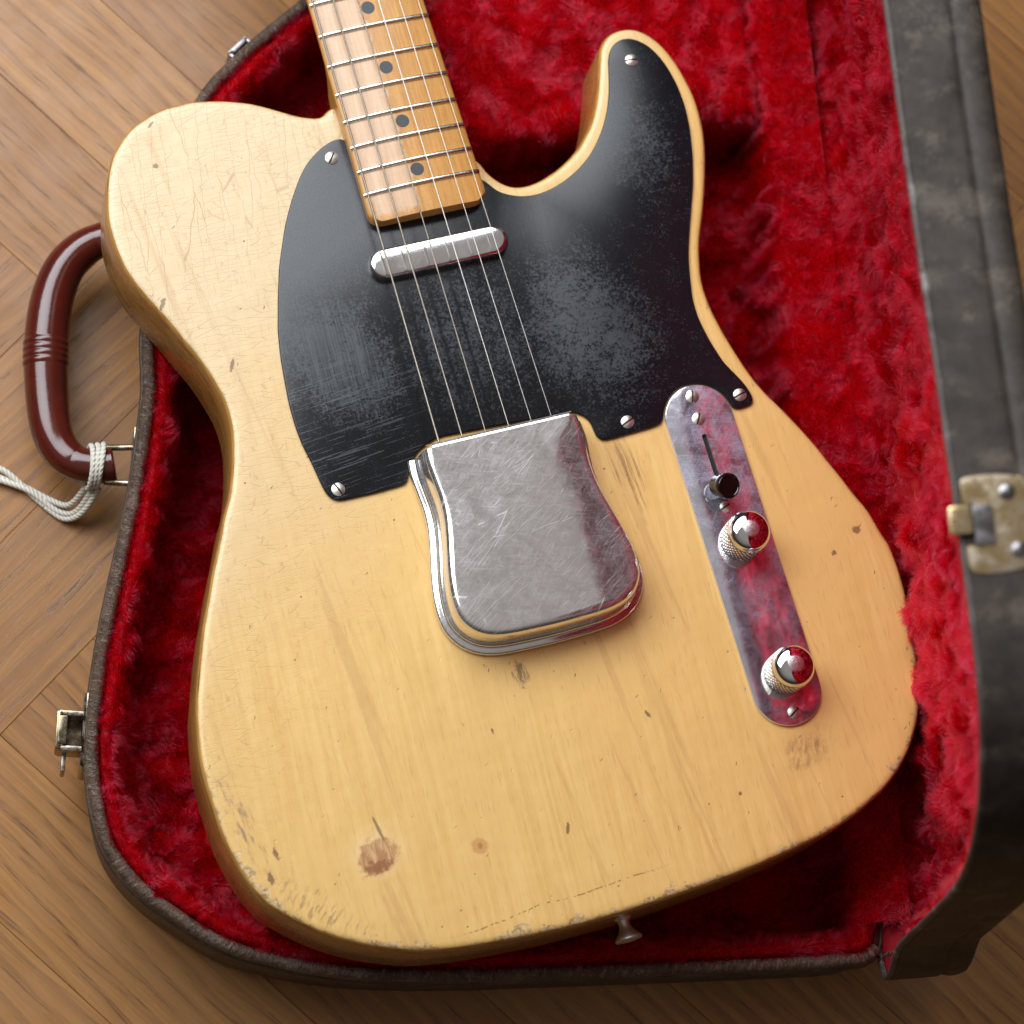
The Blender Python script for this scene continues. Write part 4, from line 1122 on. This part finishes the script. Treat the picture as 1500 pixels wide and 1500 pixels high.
# the pile is only laid where it is not buried beneath the guitar
G_M = np.array(guitar.matrix_world); G_R = G_M[:3, :3]; G_T = G_M[:3, 3] / S
core = bl - normals2(bl) * 22
def under(ctr):
    # straight down and along the slant of the guitar's sides
    k = (ctr - G_T) @ G_R
    return pip(k[:, :2], core)
def keep_low(c):
    ok = ~under(c) & (c[:, 1] < 330) & (c[:, 0] < 185)
    return ok.astype(float)
P, N, r = make_pile('pile', LV, LF, lining, 2.6, 6, 3, keep_low)
up = np.where((N[:, 2] < -0.2)[:, None], -N, N)
# normals must look into the case
cen = np.array([0, 0, 60.0]); flip = ((cen - P) * N).sum(1) < 0
horiz = np.abs(N[:, 2]) < 0.35
N = np.where((N[:, 2] < 0)[:, None] & ~horiz[:, None], -N, N)
N = np.where((horiz & flip)[:, None], -N, N)
lay_pile('pile', P, N, r, lining, 5.2, 1.0, (0.3, 1.0, 0), 101)
acc_o = [c for c in case.children if c.name.startswith('accessory')][0]
P, N, r = make_pile('pile', AV, AF, acc_o, 2.3, 6, 4, lambda c: (c[:, 1] < 345).astype(float))
ca = np.array([40, 290, 30.0]); horiz = np.abs(N[:, 2]) < 0.35
N = np.where((horiz & (((P - ca) * N).sum(1) < 0))[:, None], -N, N)
N = np.where((~horiz & (N[:, 2] < 0))[:, None], -N, N)
lay_pile('pile', P, N, r, acc_o, 5.2, 1.0, (0.3, 1.0, 0), 131)
W3 = lid3(IV)
P, N, r = make_pile('pile', W3, IF, lid, 1.7, 6, 5, lambda c: ((((c - H0) @ u3) < 475) & (((c - H0) @ u3) > -29) & ((((c - H0) @ vd) > 1) | (((c - H0) @ u3) > -18))).astype(float))
flat = np.abs(N @ nd) > 0.4
N = np.where((flat & ((N @ nd) > 0))[:, None], -N, N)
mid = H0 + u3 * 150 + vd * 160 + nd * 10
N = np.where((~flat & (((mid - P) * N).sum(1) < 0))[:, None], -N, N)
lay_pile('pile', P, N, r, lid, 6.0, 0.8, (0.1, 0.2, -1.0), 151)

# plush carried over the hinge from shell to lid
hsv = np.arange(-16, 446, 5.0); HV = []; HF = []
hprof = [(7.5, 0.5), (4, 1.6), (0, 2.2), (-5, 2.6), (-10, 3.6), (-14, 6)]
hin = np.array([-hu[1], hu[0]]) * (1 if np.dot(np.array([-hu[1], hu[0]]), (-1, 0)) > 0 else -1)
for s_ in hsv:
    for d, z in hprof: HV.append((*(HP + hu * s_ + hin * d), 60.5 + z))
m_ = len(hprof)
for i in range(len(hsv) - 1):
    HF += [(i * m_ + j, i * m_ + j + 1, (i + 1) * m_ + j + 1, (i + 1) * m_ + j) for j in range(m_ - 1)]
HV = np.array(HV)
hinge = make('hinge_lining', HV, HF, MBACK, case, smooth=180)
P, N, r = make_pile('pile', HV, HF, hinge, 2.2, 5, 6, lambda c: (~under(c)).astype(float))
N = np.where((N[:, 2] < 0)[:, None], -N, N)
lay_pile('pile', P, N, r, hinge, 5.0, 1.0, (0.3, 1.0, 0), 171)

# frayed leather where the lid meets the tail of the shell
parts = []
for k in range(26):
    s_ = -31 - rng.uniform(0, 1.0); t_ = rng.uniform(2, 26); w_ = rng.uniform(-1, 3) if k < 16 else rng.uniform(30, 37)
    p0 = lid3(np.array([[s_, t_, w_]]))[0]
    d = np.array([rng.normal(0, .5), -rng.uniform(.2, 1), rng.normal(0, .6)]); d /= np.linalg.norm(d)
    ln = rng.uniform(2, 6)
    v, f, _ = tube(np.array([p0, p0 + d * ln * .5 + rng.normal(0, .4, 3), p0 + d * ln + rng.normal(0, .9, 3)]), np.array([.35, .25, .1]), 5)
    parts.append((v, f))
V, F, _ = join(parts)
tag(make('frayed_threads', V, F, MLEATHER, lid, smooth=180), kind='stuff')
